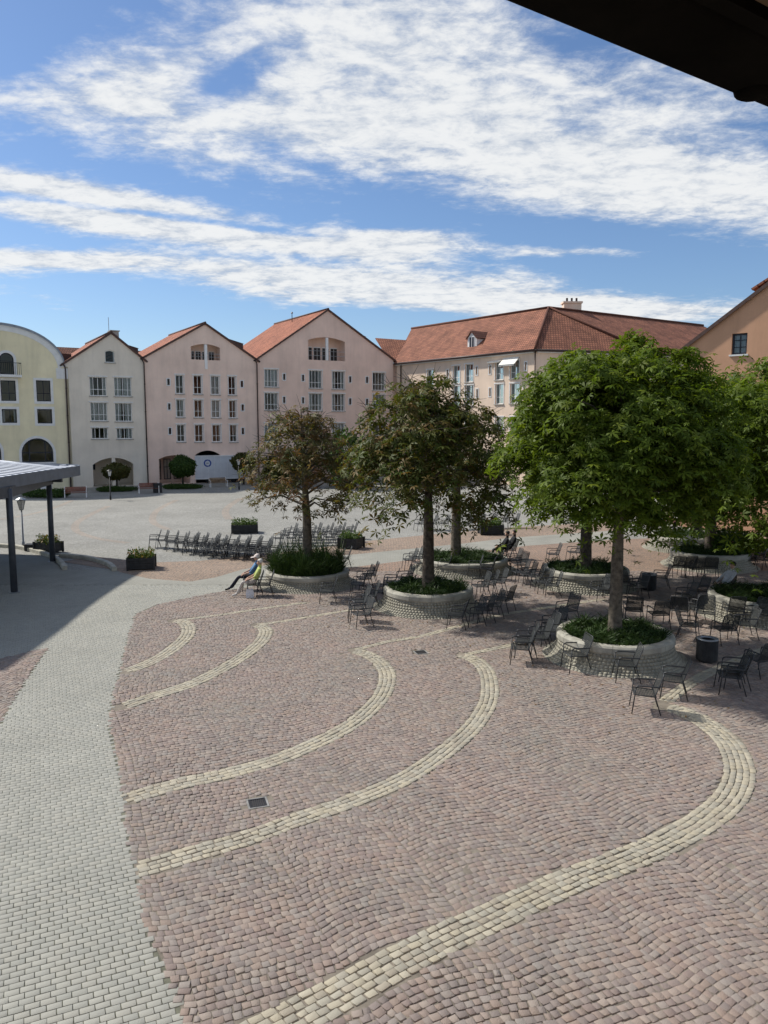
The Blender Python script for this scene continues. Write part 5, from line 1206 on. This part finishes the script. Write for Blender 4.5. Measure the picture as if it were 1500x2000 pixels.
# ------------------------------------------------------------------ street furniture
def flower_box(u, v, w, d, h, rz, label, plabel, lm='herb_mix', ph=.28, n=700):
    p = g(u, v); t = thing('flower_box', label, 'planter', (p.x, p.y, 0), rz, 'dark flower boxes on the square')
    for y in (-d / 2, d / 2 - .04):
        for k in range(4): mb = MB(); mb.box(-w / 2, w / 2, y, y + .04, .05 + k * (h - .08) / 4, .05 + (k + 1) * (h - .08) / 4 - .012); mb.build('side_board', 'box_dark', t)
    for x in (-w / 2 + .002, w / 2 - .042):
        for k in range(4): mb = MB(); mb.box(x, x + .04, -d / 2 + .042, d / 2 - .042, .05 + k * (h - .08) / 4, .05 + (k + 1) * (h - .08) / 4 - .012); mb.build('side_board', 'box_dark', t)
    for sx in (-1, 1):
        for sy in (-1, 1): mb = MB(); mb.box(sx * w / 2 - .045, sx * w / 2 + .045, sy * d / 2 - .045, sy * d / 2 + .045, 0, h); mb.build('corner_post', 'box_dark', t)
    mb = MB(); mb.box(-w / 2 + .045, w / 2 - .045, -d / 2 + .045, d / 2 - .045, .08, h - .08); mb.build('soil', 'soil', t)
    rng = np.random.default_rng(int(u)); P = np.stack([rng.uniform(-w / 2 + .03, w / 2 - .03, n), rng.uniform(-d / 2 + .03, d / 2 - .03, n), h - .08 + ph * rng.random(n) ** .8 * (1 + .5 * np.sin(rng.random(n) * 6))], -1)
    V, Fq = leaves(P, rng.normal(size=P.shape) + np.array([0, 0, .8]), .13, 1, 0, .3, .45); f = link('flowers', np_mesh('flowers', V, Fq, lm)); f.location = (p.x, p.y, 0); f.rotation_euler = (0, 0, rz)
    tag(f, plabel, 'flowers', 'plants in the dark flower boxes')
flower_box(277, 1110, 1.15, .9, .58, R(12), 'dark flower box with orange blooms where the kerb ends', 'orange and green blooms in the box by the kerb end', 'flower_mix')
flower_box(686, 1070, 1.05, .95, .58, R(-25), 'black flower box near the rusty trees with low green plants', 'low green plants in the black box near the rusty trees')
flower_box(958, 1043, 1.3, .9, .6, R(5), 'grey flower box behind the couple dressed in black', 'green plants in the box behind the couple in black')
flower_box(95, 1078, 1.15, .8, .55, R(-25), 'dark flower box touching the shelter post and kerb', 'white and green plants in the box by the shelter post', 'flower_mix', .3)
flower_box(478, 1040, 1.5, 1.0, .55, R(10), 'dark flower box beside the rows of chairs', 'green plants in the box beside the rows of chairs')

def lamp(u, v, vt, label, m='iron', hs=1.0):
    p = g(u, v); H_ = EYE + ray(u, vt).z * (p.y / ray(u, vt).y); t = thing('street_lamp', label, 'lamp', (p.x, p.y, 0), 0, 'lantern street lamps')
    mb = MB(); mb.tube([(0, 0, 0), (0, 0, .35), (0, 0, .37), (0, 0, H_ - .62 * hs)], [.085, .075, .05, .038], 10); mb.build('pole', m, t, True)
    mb = MB(); z = H_ - .62 * hs; mb.lathe([(.0, z), (.09, z + .02), (.10, z + .05)], 8); mb.tube([(0, 0, z + .48 * hs), (0, 0, z + .52 * hs), (0, 0, z + .6 * hs), (0, 0, z + .62 * hs)], [.26 * hs, .24 * hs, .09 * hs, .02], 8)
    for k in range(6): a = k * math.pi / 3; mb.bar((.1 * math.cos(a), .1 * math.sin(a), z + .04), (.2 * hs * math.cos(a), .2 * hs * math.sin(a), z + .48 * hs), .018, .018)
    mb.build('lantern', m, t)
    mb = MB(); mb.lathe([(.085, z + .05), (.18 * hs, z + .47 * hs)], 6); mb.build('lantern_glass', 'curtain', t); return t
lamp(46, 1071, 971, 'white-glassed lantern lamp beyond the shelter posts', 'zinc', 1.15)
lamp(216, 976, 917, 'thin black lamp beside the flat clipped ball tree'); lamp(467, 956, 897, 'thin dark lamp at the far end of the container')
p = g(62, 1075); mb = MB(); mb.box(-.3, .3, -.2, .2, 0, .28); mb.box(-.34, .34, -.24, .24, .283, .34); o = mb.build('lamp_foot_box', 'iron'); o.location = (p.x, p.y, 0); tag(o, 'low black box on the ground at the foot of the white lantern', 'box')

def bench(u, v, rz, m, label):
    p = g(u, v); t = thing('bench', label, 'bench', (p.x, p.y, 0), rz, 'benches before the houses'); w = .95
    for k in range(4): mb = MB(); mb.box(-w, w, -.22 + k * .12, -.12 + k * .12, .43, .465); mb.build('seat_slat', m, t)
    for k in range(4): mb = MB(); y = .27 + k * .025; mb.box(-w, w, y, y + .03, .52 + k * .11, .615 + k * .11); mb.build('back_slat', m, t)
    for sx in (-1, 1):
        x = sx * (w - .05); mb = MB(); mb.bar((x, -.2, 0), (x, -.2, .43), .06, .06); mb.bar((x, .22, 0), (x, .38, .98), .06, .06); mb.bar((x, -.22, .415), (x, .3, .415), .05, .03); mb.bar((x, -.22, .64), (x, .3, .68), .06, .03); mb.bar((x, -.2, .43), (x, -.2, .66), .04, .04); mb.build('side_frame', 'white_paint', t)
bench(148, 972, ROW - R(12), 'wood_red', 'red brown slatted bench at the corner of the yellow house')
bench(291, 963, ROW - R(8), 'wood_red', 'brown slatted bench between the cream grey and the pink house')
bench(427, 951, ROW, 'wood_tan', 'tan slatted bench in front of the white container')
def bin_(u, v, r, h, label, slats=True):
    p = g(u, v); t = thing('waste_bin', label, 'bin', (p.x, p.y, 0), 0, 'waste bins')
    mb = MB(); mb.lathe([(.01, .06), (r - .03, .06), (r - .03, h - .03), (r - .06, h - .03), (r - .06, .1)], 20); mb.build('drum', 'iron', t, True)
    for k in range(20): a = 2 * math.pi * k / 20; mb = MB(); mb.obox((r * math.cos(a), r * math.sin(a), h / 2 + .02), (-math.sin(a), math.cos(a), 0), .043, (math.cos(a), math.sin(a), 0), .012, (0, 0, 1), h / 2 - .03); mb.build('slat', 'box_dark', t)
    mb = MB(); mb.lathe([(r - .08, h), (r + .02, h), (r + .02, h + .04), (r - .08, h + .04), (r - .08, h)], 20); mb.build('rim', 'zinc', t, True)
    mb = MB(); mb.lathe([(r - .05, 0), (r - .05, .06)], 14); mb.build('foot', 'iron', t)
bin_(1380, 1291, .27, .62, 'black round slatted waste bin beside the large green tree bed'); bin_(1267, 1152, .27, .62, 'black round waste bin in the shade behind the green trunk')
p = g(308, 962); mb = MB(); mb.box(-.35, .35, -.3, .3, 0, .82); mb.box(-.4, .4, -.34, .34, .823, .9); o = mb.build('litter_box', 'box_dark'); o.location = (p.x, p.y, 0); o.rotation_euler = (0, 0, ROW); tag(o, 'small black litter box beside the brown bench at the pink house', 'bin')

# white container trailer
def container():
    p = g(382, 944); q = g(470, 941); ang_ = ROW - R(14); t = thing('container_trailer', 'long white container trailer with a round blue emblem parked by the pink house', 'container', (p.x, p.y, 0), ang_)
    L_ = 5.6; H_ = 2.55; z = .45
    mb = MB(); mb.box(0, L_, 0, 2.2, z, z + H_); mb.build('body', 'container_white', t)
    for k in range(1, 8): mb = MB(); mb.box(L_ * k / 8 - .012, L_ * k / 8 + .012, -.012, -.001, z + .06, z + H_ - .06); mb.build('panel_seam', 'trim_white', t)
    for zz in (z - .02, z + H_ - .06): mb = MB(); mb.box(-.03, L_ + .03, -.04, 2.24, zz, zz + .09); mb.build('edge_rail', 'trim_white', t)
    mb = MB(); n = 28; vs = []
    for k in range(n):
        a = 2 * math.pi * k / n; e = .40 + (.035 if k % 2 else 0)
        vs += [(1.35 + e * math.cos(a), -.006, z + 1.75 + e * math.sin(a)), (1.35 + .27 * math.cos(a), -.006, z + 1.75 + .27 * math.sin(a))]
    mb.add(vs, [(2 * k, 2 * k + 1, (2 * k + 3) % (2 * n), (2 * k + 2) % (2 * n)) for k in range(n)]); em = mb.build('emblem', 'emblem_blue', t)
    mb = MB(); mb.box(1.22, 1.48, -.008, -.005, z + 1.69, z + 1.80); mb.build('emblem_mark', 'zinc', em)
    for x in (1.4, 4.2):
        mb = MB(); mb.lathe([(.02, -.1), (.24, -.1), (.30, -.07), (.30, .07), (.24, .1), (.02, .1)], 16); w = mb.build('wheel', 'iron', t, True); w.rotation_euler = (R(90), 0, 0); w.location = (x, .3, .3)
    mb = MB(); mb.box(.1, L_ - .1, .2, 2.0, .3, .425); mb.build('chassis', 'iron', t)
container()

# ------------------------------------------------------------------ chairs
def make_chair():
    t = thing('armchair', 'x', 'chair'); w, d = .27, .25
    # local: +x is where the sitter looks
    def grid(p, u, v, nu, nv, name):
        """woven panel of thin strips"""
        mb = MB(); p, u, v = Vector(p), Vector(u), Vector(v); nn = u.cross(v).normalized() * .002
        for k in range(nu):
            a = p + u * ((k + .5) / nu); b = a + v; q = u / nu * .29; mb.add([a - q, a + q, b + q, b - q], [(0, 1, 2, 3)])
        for k in range(nv):
            a = p + v * ((k + .5) / nv) + nn; b = a + u; q = v / nv * .27; mb.add([a - q, b - q, b + q, a + q], [(0, 1, 2, 3)])
        return mb.build(name, 'chair_mesh', t)
    r = .0135
    st = grid((-.21, -w + .012, .425), (.46, 0, .02), (0, 2 * w - .024, 0), 13, 13, 'seat')
    mb = MB(); mb.tube([(-.22, -w, .42), (.23, -w, .445), (.26, -w + .03, .44), (.26, w - .03, .44), (.23, w, .445), (-.22, w, .42), (-.22, -w, .42)], r, 6, caps=False); mb.build('seat_frame', 'chair_metal', st, True)
    bk_ = grid((-.20, -w + .02, .46), (-.155, 0, .46), (0, 2 * w - .04, 0), 13, 13, 'backrest')
    mb = MB(); mb.tube([(-.19, -w + .005, .42), (-.355, -w + .012, .90), (-.37, -w + .05, .945), (-.37, w - .05, .945), (-.355, w - .012, .90), (-.19, w - .005, .42)], r, 6, caps=False); mb.build('back_frame', 'chair_metal', bk_, True)
    for sy in (-1, 1):
        y = sy * (w + .012)
        mb = MB(); mb.tube([(.30, y * 1.04, 0), (.245, y, .44), (.235, y, .60)], r, 6); mb.build('leg', 'chair_metal', t, True)
        mb = MB(); mb.tube([(-.33, y * 1.02, 0), (-.20, y * .98, .42), (-.17, y * .97, .48)], r, 6); mb.build('leg', 'chair_metal', t, True)
        mb = MB(); mb.tube([(.235, y, .60), (.215, y, .645), (.16, y, .66), (-.24, y, .655), (-.275, y * .96, .64)], r * 1.25, 6); mb.build('armrest', 'chair_metal', t, True)
    return t
CH = make_chair(); CH_USED = False
def chair(u, v, deg, label, group, z=.012, xy=None, jit=True):
    global CH_USED
    o = copy_tree(CH) if CH_USED else CH; CH_USED = True
    p = Vector((*xy, 0)) if xy else g(u, v)
    o.location = (p.x, p.y, z); o.rotation_euler = (0, 0, R(deg + (random.uniform(-7, 7) if jit else 0))); o['label'] = label; o['group'] = group; return o
G1 = 'loose armchairs under the trees'
near = [(1258, 1388, 172, 'dark mesh armchair set apart on the cobbles before the green tree bed'), (1314, 1360, 165, 'mesh armchair turned away just behind the one set apart'),
        (1222, 1328, 172, 'armchair standing tight against the foot of the green tree bed'), (1124, 1308, 190, 'single armchair at the left foot of the green tree bed'),
        (1482, 1318, 110, 'armchair behind the stacked pair near the bin'), (1414, 1256, 95, 'armchair showing its back just behind the bin'), (1343, 1248, -35, 'armchair facing the bin beside the green tree bed')]
for u, v, a, l in near: chair(u, v, a, l, G1)
for k in range(2): chair(1424 + 9 * k, 1352 - 5 * k, 168, ('lower', 'upper')[k] + ' armchair of the stacked pair to the right of the bin', 'stacked pair by the bin', z=.012 + .07 * k, jit=False)
for k in range(2): chair(1017 + 8 * k, 1294 - 8 * k, 172, ('lower', 'upper')[k] + ' armchair of the stacked pair left of the green tree bed', 'stacked pair left of the bed', z=.012 + .07 * k, jit=False)
SETS = [
 ('armchair left of the green tree bed', 'chairs along the green tree bed', [(1052, 1272, 190), (1066, 1258, 195), (1080, 1247, 190), (1107, 1216, 215)]),
 ('armchair between green tree bed and pale rimmed bed', 'chairs between the two right beds', [(1285, 1224, 95), (1236, 1216, 85), (1327, 1216, 60), (1352, 1212, 130), (1377, 1222, 250), (1454, 1246, 170), (1476, 1226, 200), (1432, 1216, 80), (1338, 1186, 185), (1362, 1176, 190)]),
 ('armchair right of the rusty tree bed', 'chairs right of the rusty tree bed', [(893, 1226, 170), (925, 1221, 200), (945, 1214, 185), (962, 1206, 190), (984, 1194, 150), (938, 1166, 190), (955, 1162, 185), (972, 1158, 190)]),
 ('armchair left of the rusty tree bed', 'chairs left of the rusty tree bed', [(706, 1224, 205), (697, 1212, 190), (703, 1197, 195), (722, 1186, 190), (738, 1178, 185), (700, 1162, 170), (712, 1150, 190), (722, 1143, 185), (762, 1158, 175), (790, 1150, 200)]),
 ('armchair in the cluster behind the rusty tree', 'chairs behind the rusty trunk', [(800, 1112, 190), (812, 1108, 188), (820, 1118, 200), (868, 1124, 160), (658, 1112, 185), (672, 1108, 190)]),
 ('armchair before the couple in black', 'chairs before the couple in black', [(966, 1116, 185), (985, 1112, 175), (1003, 1112, 190), (1016, 1138, 190), (1030, 1142, 185), (1046, 1146, 180), (1062, 1158, 175), (1078, 1164, 170), (1014, 1120, 200), (926, 1128, 170), (952, 1130, 165)]),
 ('armchair in shade behind the green trunk', 'chairs in the deep shade', [(1172, 1172, 190), (1190, 1164, 175), (1245, 1168, 200), (1232, 1160, 20), (1290, 1148, 170), (1322, 1126, 90), (1342, 1126, 95), (1358, 1130, 100), (1386, 1128, 80), (1120, 1096, 180), (1080, 1100, 185)]),
 ('armchair far back beyond the tree beds', 'chairs far back in the shade', [(1322, 1084, 185), (1334, 1082, 190), (1346, 1083, 185), (1462, 1112, 170), (1476, 1106, 190), (1492, 1112, 185), (1484, 1094, 175), (1466, 1092, 200), (1498, 1086, 180), (1428, 1088, 190)])]
ORD = ['closest', 'second closest', 'third closest', 'fourth closest', 'fifth closest', 'sixth closest', 'seventh closest', 'eighth closest', 'ninth closest', 'tenth closest', 'eleventh closest', 'twelfth closest']
REFS = [2, 2, 1, 1, 1, 3, 4, 6]; REFN = ['the trunk', 'the green trunk', 'that bed', 'that bed', 'the trunk', 'the wide low bed', 'the shaded bed', 'the shrubs']
for (l, gr, L_), ri, rn in zip(SETS, REFS, REFN):
    rc = bed_centre(ri)
    for k, (u, v, a) in enumerate(sorted(L_, key=lambda q: (g(q[0], q[1]) - rc).length)): chair(u, v, a, l + ', ' + ORD[k] + ' to ' + rn, gr)
chair(640, 1176, 185, 'lone armchair in front of the bed behind the seated people', G1)
chair(517, 1163, 192, 'empty armchair next to the seated person in lime green', G1)
SEATS = [chair(489, 1152, 188, 'armchair under the seated person in blue', G1, jit=False), chair(497, 1163, 190, 'armchair under the seated person in lime green', G1, jit=False)]
o0 = g(300, 1069); ax = (g(505, 1083) - o0); ax.normalize(); ay = Vector((.52, -.85, 0))
for r_, (st, n) in enumerate([(0, 12), (2, 10), (4, 9), (6, 7)]):
    for k in range(n):
        p = o0 + ax * (.62 * (st + k) - .45 * r_) + ay * (.85 * r_) + Vector((random.uniform(-.06, .06), random.uniform(-.06, .06), 0))
        chair(0, 0, 200, 'armchair %s to the kerb end, %s row of the long block on the square' % (ORD[k], ('rear', 'second', 'third', 'front')[r_]), 'rows of chairs on the square', z=-.014, xy=(p.x, p.y))
o0 = g(545, 1066)
for r_ in range(3):
    for k in range(6):
        p = o0 + Vector((.68 * k + .2 * r_, 1.1 * r_ + .1 * k, 0)); chair(0, 0, 195, 'armchair %s to the rusty trunk, %s one of the short rows' % (ORD[5 - k], ('front', 'middle', 'rear')[r_]), 'rows of chairs past the rusty tree', z=-.014, xy=(p.x, p.y))
o0 = g(820, 1036)
for k in range(9): p = o0 + Vector((.75 * k, .5 * k * .3, 0)); chair(0, 0, 195, 'armchair %s to the grey flower box in the single row beyond the trees' % ORD[8 - k], 'row of chairs by the grey box', z=-.014, xy=(p.x, p.y))

# ------------------------------------------------------------------ people
def person(label, loc, rz, J, top, legs, shoes, sleeve=True, hair=None, cap=None, bag=None):
    """one skinned body from a joint skeleton; cloth regions by nearest bone"""
    E = [('pelvis', 'waist'), ('waist', 'chest'), ('chest', 'neck'), ('neck', 'jaw'), ('jaw', 'crown'), ('jaw', 'nose')]
    for s in 'lr': E += [('chest', 'sh' + s), ('sh' + s, 'el' + s), ('el' + s, 'wr' + s), ('wr' + s, 'pa' + s), ('pelvis', 'hi' + s), ('hi' + s, 'kn' + s), ('kn' + s, 'an' + s), ('an' + s, 'to' + s)] + [('pa' + s, 'f%d%s' % (k, s)) for k in range(5)]
    rad = dict(pelvis=.15, waist=.135, chest=.15, neck=.058, jaw=.082, crown=.088, nose=.018)
    for s, sg in (('l', 1), ('r', -1)):
        rad.update({'sh' + s: .068, 'el' + s: .046, 'wr' + s: .03, 'pa' + s: .034, 'hi' + s: .098, 'kn' + s: .062, 'an' + s: .042, 'to' + s: .035})
        w, e = Vector(J['wr' + s]), Vector(J['el' + s]); d = (w - e).normalized(); J['pa' + s] = tuple(w + d * .075); sd = Vector((0, 0, 1)).cross(d).normalized()
        for k in range(5):
            ln = (.075, .085, .09, .082, .06)[k] if k else .06
            off = sd * ((k - 2) * .021) if k else sd * (-.05 * sg)
            J['f%d%s' % (k, s)] = tuple(Vector(J['pa' + s]) + d * (ln if k else .02) + off * 1.4 + Vector((0, 0, -.03))); rad['f%d%s' % (k, s)] = .010
    jw, cr = Vector(J['jaw']), Vector(J['crown']); fw = Vector(J.get('look', (1, 0, 0))).normalized(); J['nose'] = tuple(jw.lerp(cr, .35) + fw * .105)
    names = [n for n in rad]; idx = {n: i for i, n in enumerate(names)}
    me = bpy.data.meshes.new('person'); me.from_pydata([J[n] for n in names], [(idx[a], idx[b]) for a, b in E], []); me.update()
    tmp = bpy.data.objects.new('tmp_person', me); C.objects.link(tmp)
    tmp.modifiers.new('skin', 'SKIN'); sm = tmp.modifiers.new('sub', 'SUBSURF'); sm.levels = 2
    sv = me.skin_vertices[0].data
    for n, i in idx.items(): sv[i].radius = (rad[n], rad[n] * (.82 if n in ('pelvis', 'waist', 'chest') else 1)); sv[i].use_root = (n == 'pelvis')
    dg = bpy.context.evaluated_depsgraph_get(); body = bpy.data.meshes.new_from_object(tmp.evaluated_get(dg)); bpy.data.objects.remove(tmp)
    body.materials.clear()
    for m_ in (top, legs, 'skin', shoes): body.materials.append(MATS[m_])
    reg = {}
    for a, b in E:
        k = 0
        if a in ('neck', 'jaw') or b.startswith('f') or a.startswith('wr'): k = 2
        elif a.startswith('el'): k = 0 if sleeve else 2
        elif a.startswith(('hi', 'kn')) or b.startswith('hi'): k = 1
        elif a.startswith('an'): k = 3
        reg[(a, b)] = k
    segs = [(np.array(J[a]), np.array(J[b]), reg[(a, b)], (rad[a] + rad[b]) / 2) for a, b in E]
    for f in body.polygons:
        c = np.array(f.center); best = None
        for a, b, k, r in segs:
            ab = b - a; t = np.clip((c - a) @ ab / (ab @ ab + 1e-9), 0, 1); d = np.linalg.norm(c - a - t * ab) - r * .8
            if best is None or d < best[0]: best = (d, k)
        f.material_index = best[1]; f.use_smooth = True
    t = thing('person', label, 'person', loc, rz); link('body', body, t)
    hc = jw.lerp(cr, .62); upv = (cr - jw).normalized()
    if hair:
        mb = MB(); rr = .118; sd = upv.cross(fw).normalized(); vs = []
        for i in range(6):
            th = (math.pi * .60) * i / 5
            for j in range(12):
                ph = 2 * math.pi * j / 12; drop = 1.0 if math.cos(ph) < .3 else (.55 if i > 3 else 1.0)
                v = upv * math.cos(th * drop) + (fw * math.cos(ph) + sd * math.sin(ph)) * math.sin(th * drop); vs.append(hc + v * rr * (1 + .05 * math.sin(j * 3 + i)) - fw * .012)
        mb.add(vs, [(i * 12 + j, i * 12 + (j + 1) % 12, i * 12 + 12 + (j + 1) % 12, i * 12 + 12 + j) for i in range(5) for j in range(12)]); mb.build('hair', hair, t, True)
    if cap:
        mb = MB(); rr = .125; sd = upv.cross(fw).normalized(); vs = []
        for i in range(5):
            th = math.pi * .5 * i / 4
            for j in range(12): ph = 2 * math.pi * j / 12; vs.append(hc + upv * .02 + upv * math.cos(th) * rr + (fw * math.cos(ph) + sd * math.sin(ph)) * math.sin(th) * rr)
        mb.add(vs, [(i * 12 + j, i * 12 + (j + 1) % 12, i * 12 + 12 + (j + 1) % 12, i * 12 + 12 + j) for i in range(4) for j in range(12)])
        b = hc + upv * .02; mb.add([b + fw * .10 + sd * .09, b + fw * .22 + sd * .07, b + fw * .24, b + fw * .22 - sd * .07, b + fw * .10 - sd * .09, b + fw * .10 + sd * .09 - upv * .012, b + fw * .22 + sd * .07 - upv * .02, b + fw * .24 - upv * .022, b + fw * .22 - sd * .07 - upv * .02, b + fw * .10 - sd * .09 - upv * .012], [(0, 1, 2, 3, 4), (9, 8, 7, 6, 5), (0, 5, 6, 1), (1, 6, 7, 2), (2, 7, 8, 3), (3, 8, 9, 4)]); mb.build('cap', cap, t, True)
    return t
def seated(recline=.16, foot=.70, hands='lap', look=(1, 0, -.1)):
    J = dict(pelvis=(-.04, 0, .56), waist=(-.09 - recline * .2, 0, .74), chest=(-.12 - recline * .6, 0, .94), neck=(-.14 - recline * .85, 0, 1.13), jaw=(-.10 - recline * .85, 0, 1.22), crown=(-.11 - recline * .95, 0, 1.36), look=look)
    for s, y in (('l', 1), ('r', -1)):
        J['sh' + s] = (-.13 - recline * .65, .185 * y, 1.02); J['el' + s] = (-.03, .255 * y, .76); J['wr' + s] = (.20, .17 * y, .67)
        J['hi' + s] = (.02, .095 * y, .53); J['kn' + s] = (.44, .13 * y, .53 + .03 * y); J['an' + s] = (foot - .06 + .05 * y, .12 * y, .09); J['to' + s] = (foot + .12 + .05 * y, .14 * y, .045)
    return J
def sit(seat, label, J, *a, **k): person(label, seat.location, seat.rotation_euler.z, J, *a, **k)
sit(SEATS[0], 'person in blue shirt, dark trousers and pale cap sitting in an armchair', seated(.18, .82), 'blue_cloth', 'navy_cloth', 'shoe', sleeve=False, hair='hair_white', cap='cap_cloth')
sit(SEATS[1], 'white-haired person in lime green top and pale trousers sitting in an armchair', seated(.12, .68), 'lime_cloth', 'pale_cloth', 'pale_shoe', sleeve=False, hair='hair_white')
p = g(488, 1168); mb = MB(); mb.add([(-.14, -.07, 0), (.14, -.06, 0), (.13, .07, 0), (-.13, .06, 0), (-.15, -.02, .2), (.16, -.05, .19), (.13, .04, .21), (-.14, .05, .2), (-.12, -.012, .33), (.11, -.02, .31), (.12, .015, .34), (-.11, .02, .32)], [(3, 2, 1, 0)] + [(k + b, (k + 1) % 4 + b, (k + 1) % 4 + b + 4, k + b + 4) for b in (0, 4) for k in range(4)]); mb.tube([(-.07, 0, .32), (-.05, 0, .42), (.05, 0, .42), (.07, 0, .32)], .008, 5, caps=False); o = mb.build('carrier_bag', 'white_cloth'); o.location = (p.x, p.y, .012); o.rotation_euler = (0, 0, R(15)); tag(o, 'pale carrier bag on the cobbles beside the person in lime green', 'bag')
s1 = [chair(981, 1094, 182, 'armchair under the person in black nearer the flower bed', G1, jit=False), chair(996, 1091, 186, 'armchair under the black-clad person seated further from the flower bed', G1, jit=False)]
sit(s1[0], 'person all in black sitting nearer the wide low bed', seated(.12, .6), 'black_cloth', 'black_cloth', 'shoe', hair='hair_dark')
sit(s1[1], 'second person in black sitting behind the other one', seated(.1, .6), 'black_cloth', 'black_cloth', 'shoe', hair='hair_dark')
s2 = chair(1412, 1172, 200, 'armchair under the reclining person beside the pale rimmed bed', G1, jit=False)
sit(s2, 'dark-haired person in dark top reclining by the pale rimmed bed', seated(.3, .75), 'white_cloth', 'black_cloth', 'shoe', hair='hair_dark')
J = dict(pelvis=(-.12, 0, .88), waist=(0, 0, 1.03), chest=(.22, 0, 1.16), neck=(.42, 0, 1.24), jaw=(.50, 0, 1.25), crown=(.61, 0, 1.31), look=(.7, 0, -.7))
for s, y in (('l', 1), ('r', -1)):
    J['sh' + s] = (.30, .19 * y, 1.17); J['el' + s] = (.42, .22 * y, .92); J['wr' + s] = (.56, .10 * y, .80); J['hi' + s] = (-.10, .1 * y, .83); J['kn' + s] = (-.02 + .06 * y, .11 * y, .47); J['an' + s] = (-.08 + .1 * y, .11 * y, .08); J['to' + s] = (.10 + .1 * y, .12 * y, .04)
p = g(1314, 1050); person('stooping person in salmon top and dark trousers leaning on a stick', (p.x, p.y, .012), R(188), J, 'salmon_cloth', 'black_cloth', 'shoe', hair='hair_dark')
q = Matrix.Rotation(R(188), 3, 'Z') @ Vector((.63, 0, 0)); mb = MB(); mb.tube([(q.x, q.y, 0), (q.x * .97, q.y * .97, .86), (q.x * .85, q.y * .85, .88)], .014, 6); o = mb.build('walking_stick', 'wood_tan'); o.location = (p.x, p.y, .01); tag(o, 'thin walking stick held by the stooping person', 'stick')

# ------------------------------------------------------------------ leaf litter
rng = np.random.default_rng(77); pts = []
for (c, r), n in zip(P_C, (260, 320, 200, 120, 120, 90, 60, 40)):
    a = rng.uniform(0, 2 * math.pi, n); d = r * 1.25 + np.abs(rng.normal(0, 1.9, n)); pts.append(np.stack([c.x + .5 + d * np.cos(a), c.y - .4 + d * np.sin(a), np.full(n, .020)], -1))
P = np.concatenate(pts); ok = np.ones(len(P), bool)
for c, r in P_C: ok &= np.hypot(P[:, 0] - c.x, P[:, 1] - c.y) > r * 1.25
P = P[ok]; RNG = rng; V, Fq = leaves(P, rng.normal(size=P.shape) * .25 + np.array([0, 0, 1.0]), .075, 1, 0, -.1, .5)
V[:, 2] = np.maximum(V[:, 2], .016)
leaf_mat('dry_leaf', [(0.16, 0.085, 0.035), (0.22, 0.13, 0.05), (0.12, 0.07, 0.035), (0.20, 0.16, 0.06)], 0.1)
o = link('fallen_leaves', np_mesh('fallen_leaves', V, Fq, 'dry_leaf')); tag(o, 'dry brown leaves scattered on the cobbles round the tree beds', 'leaves', kind='stuff')
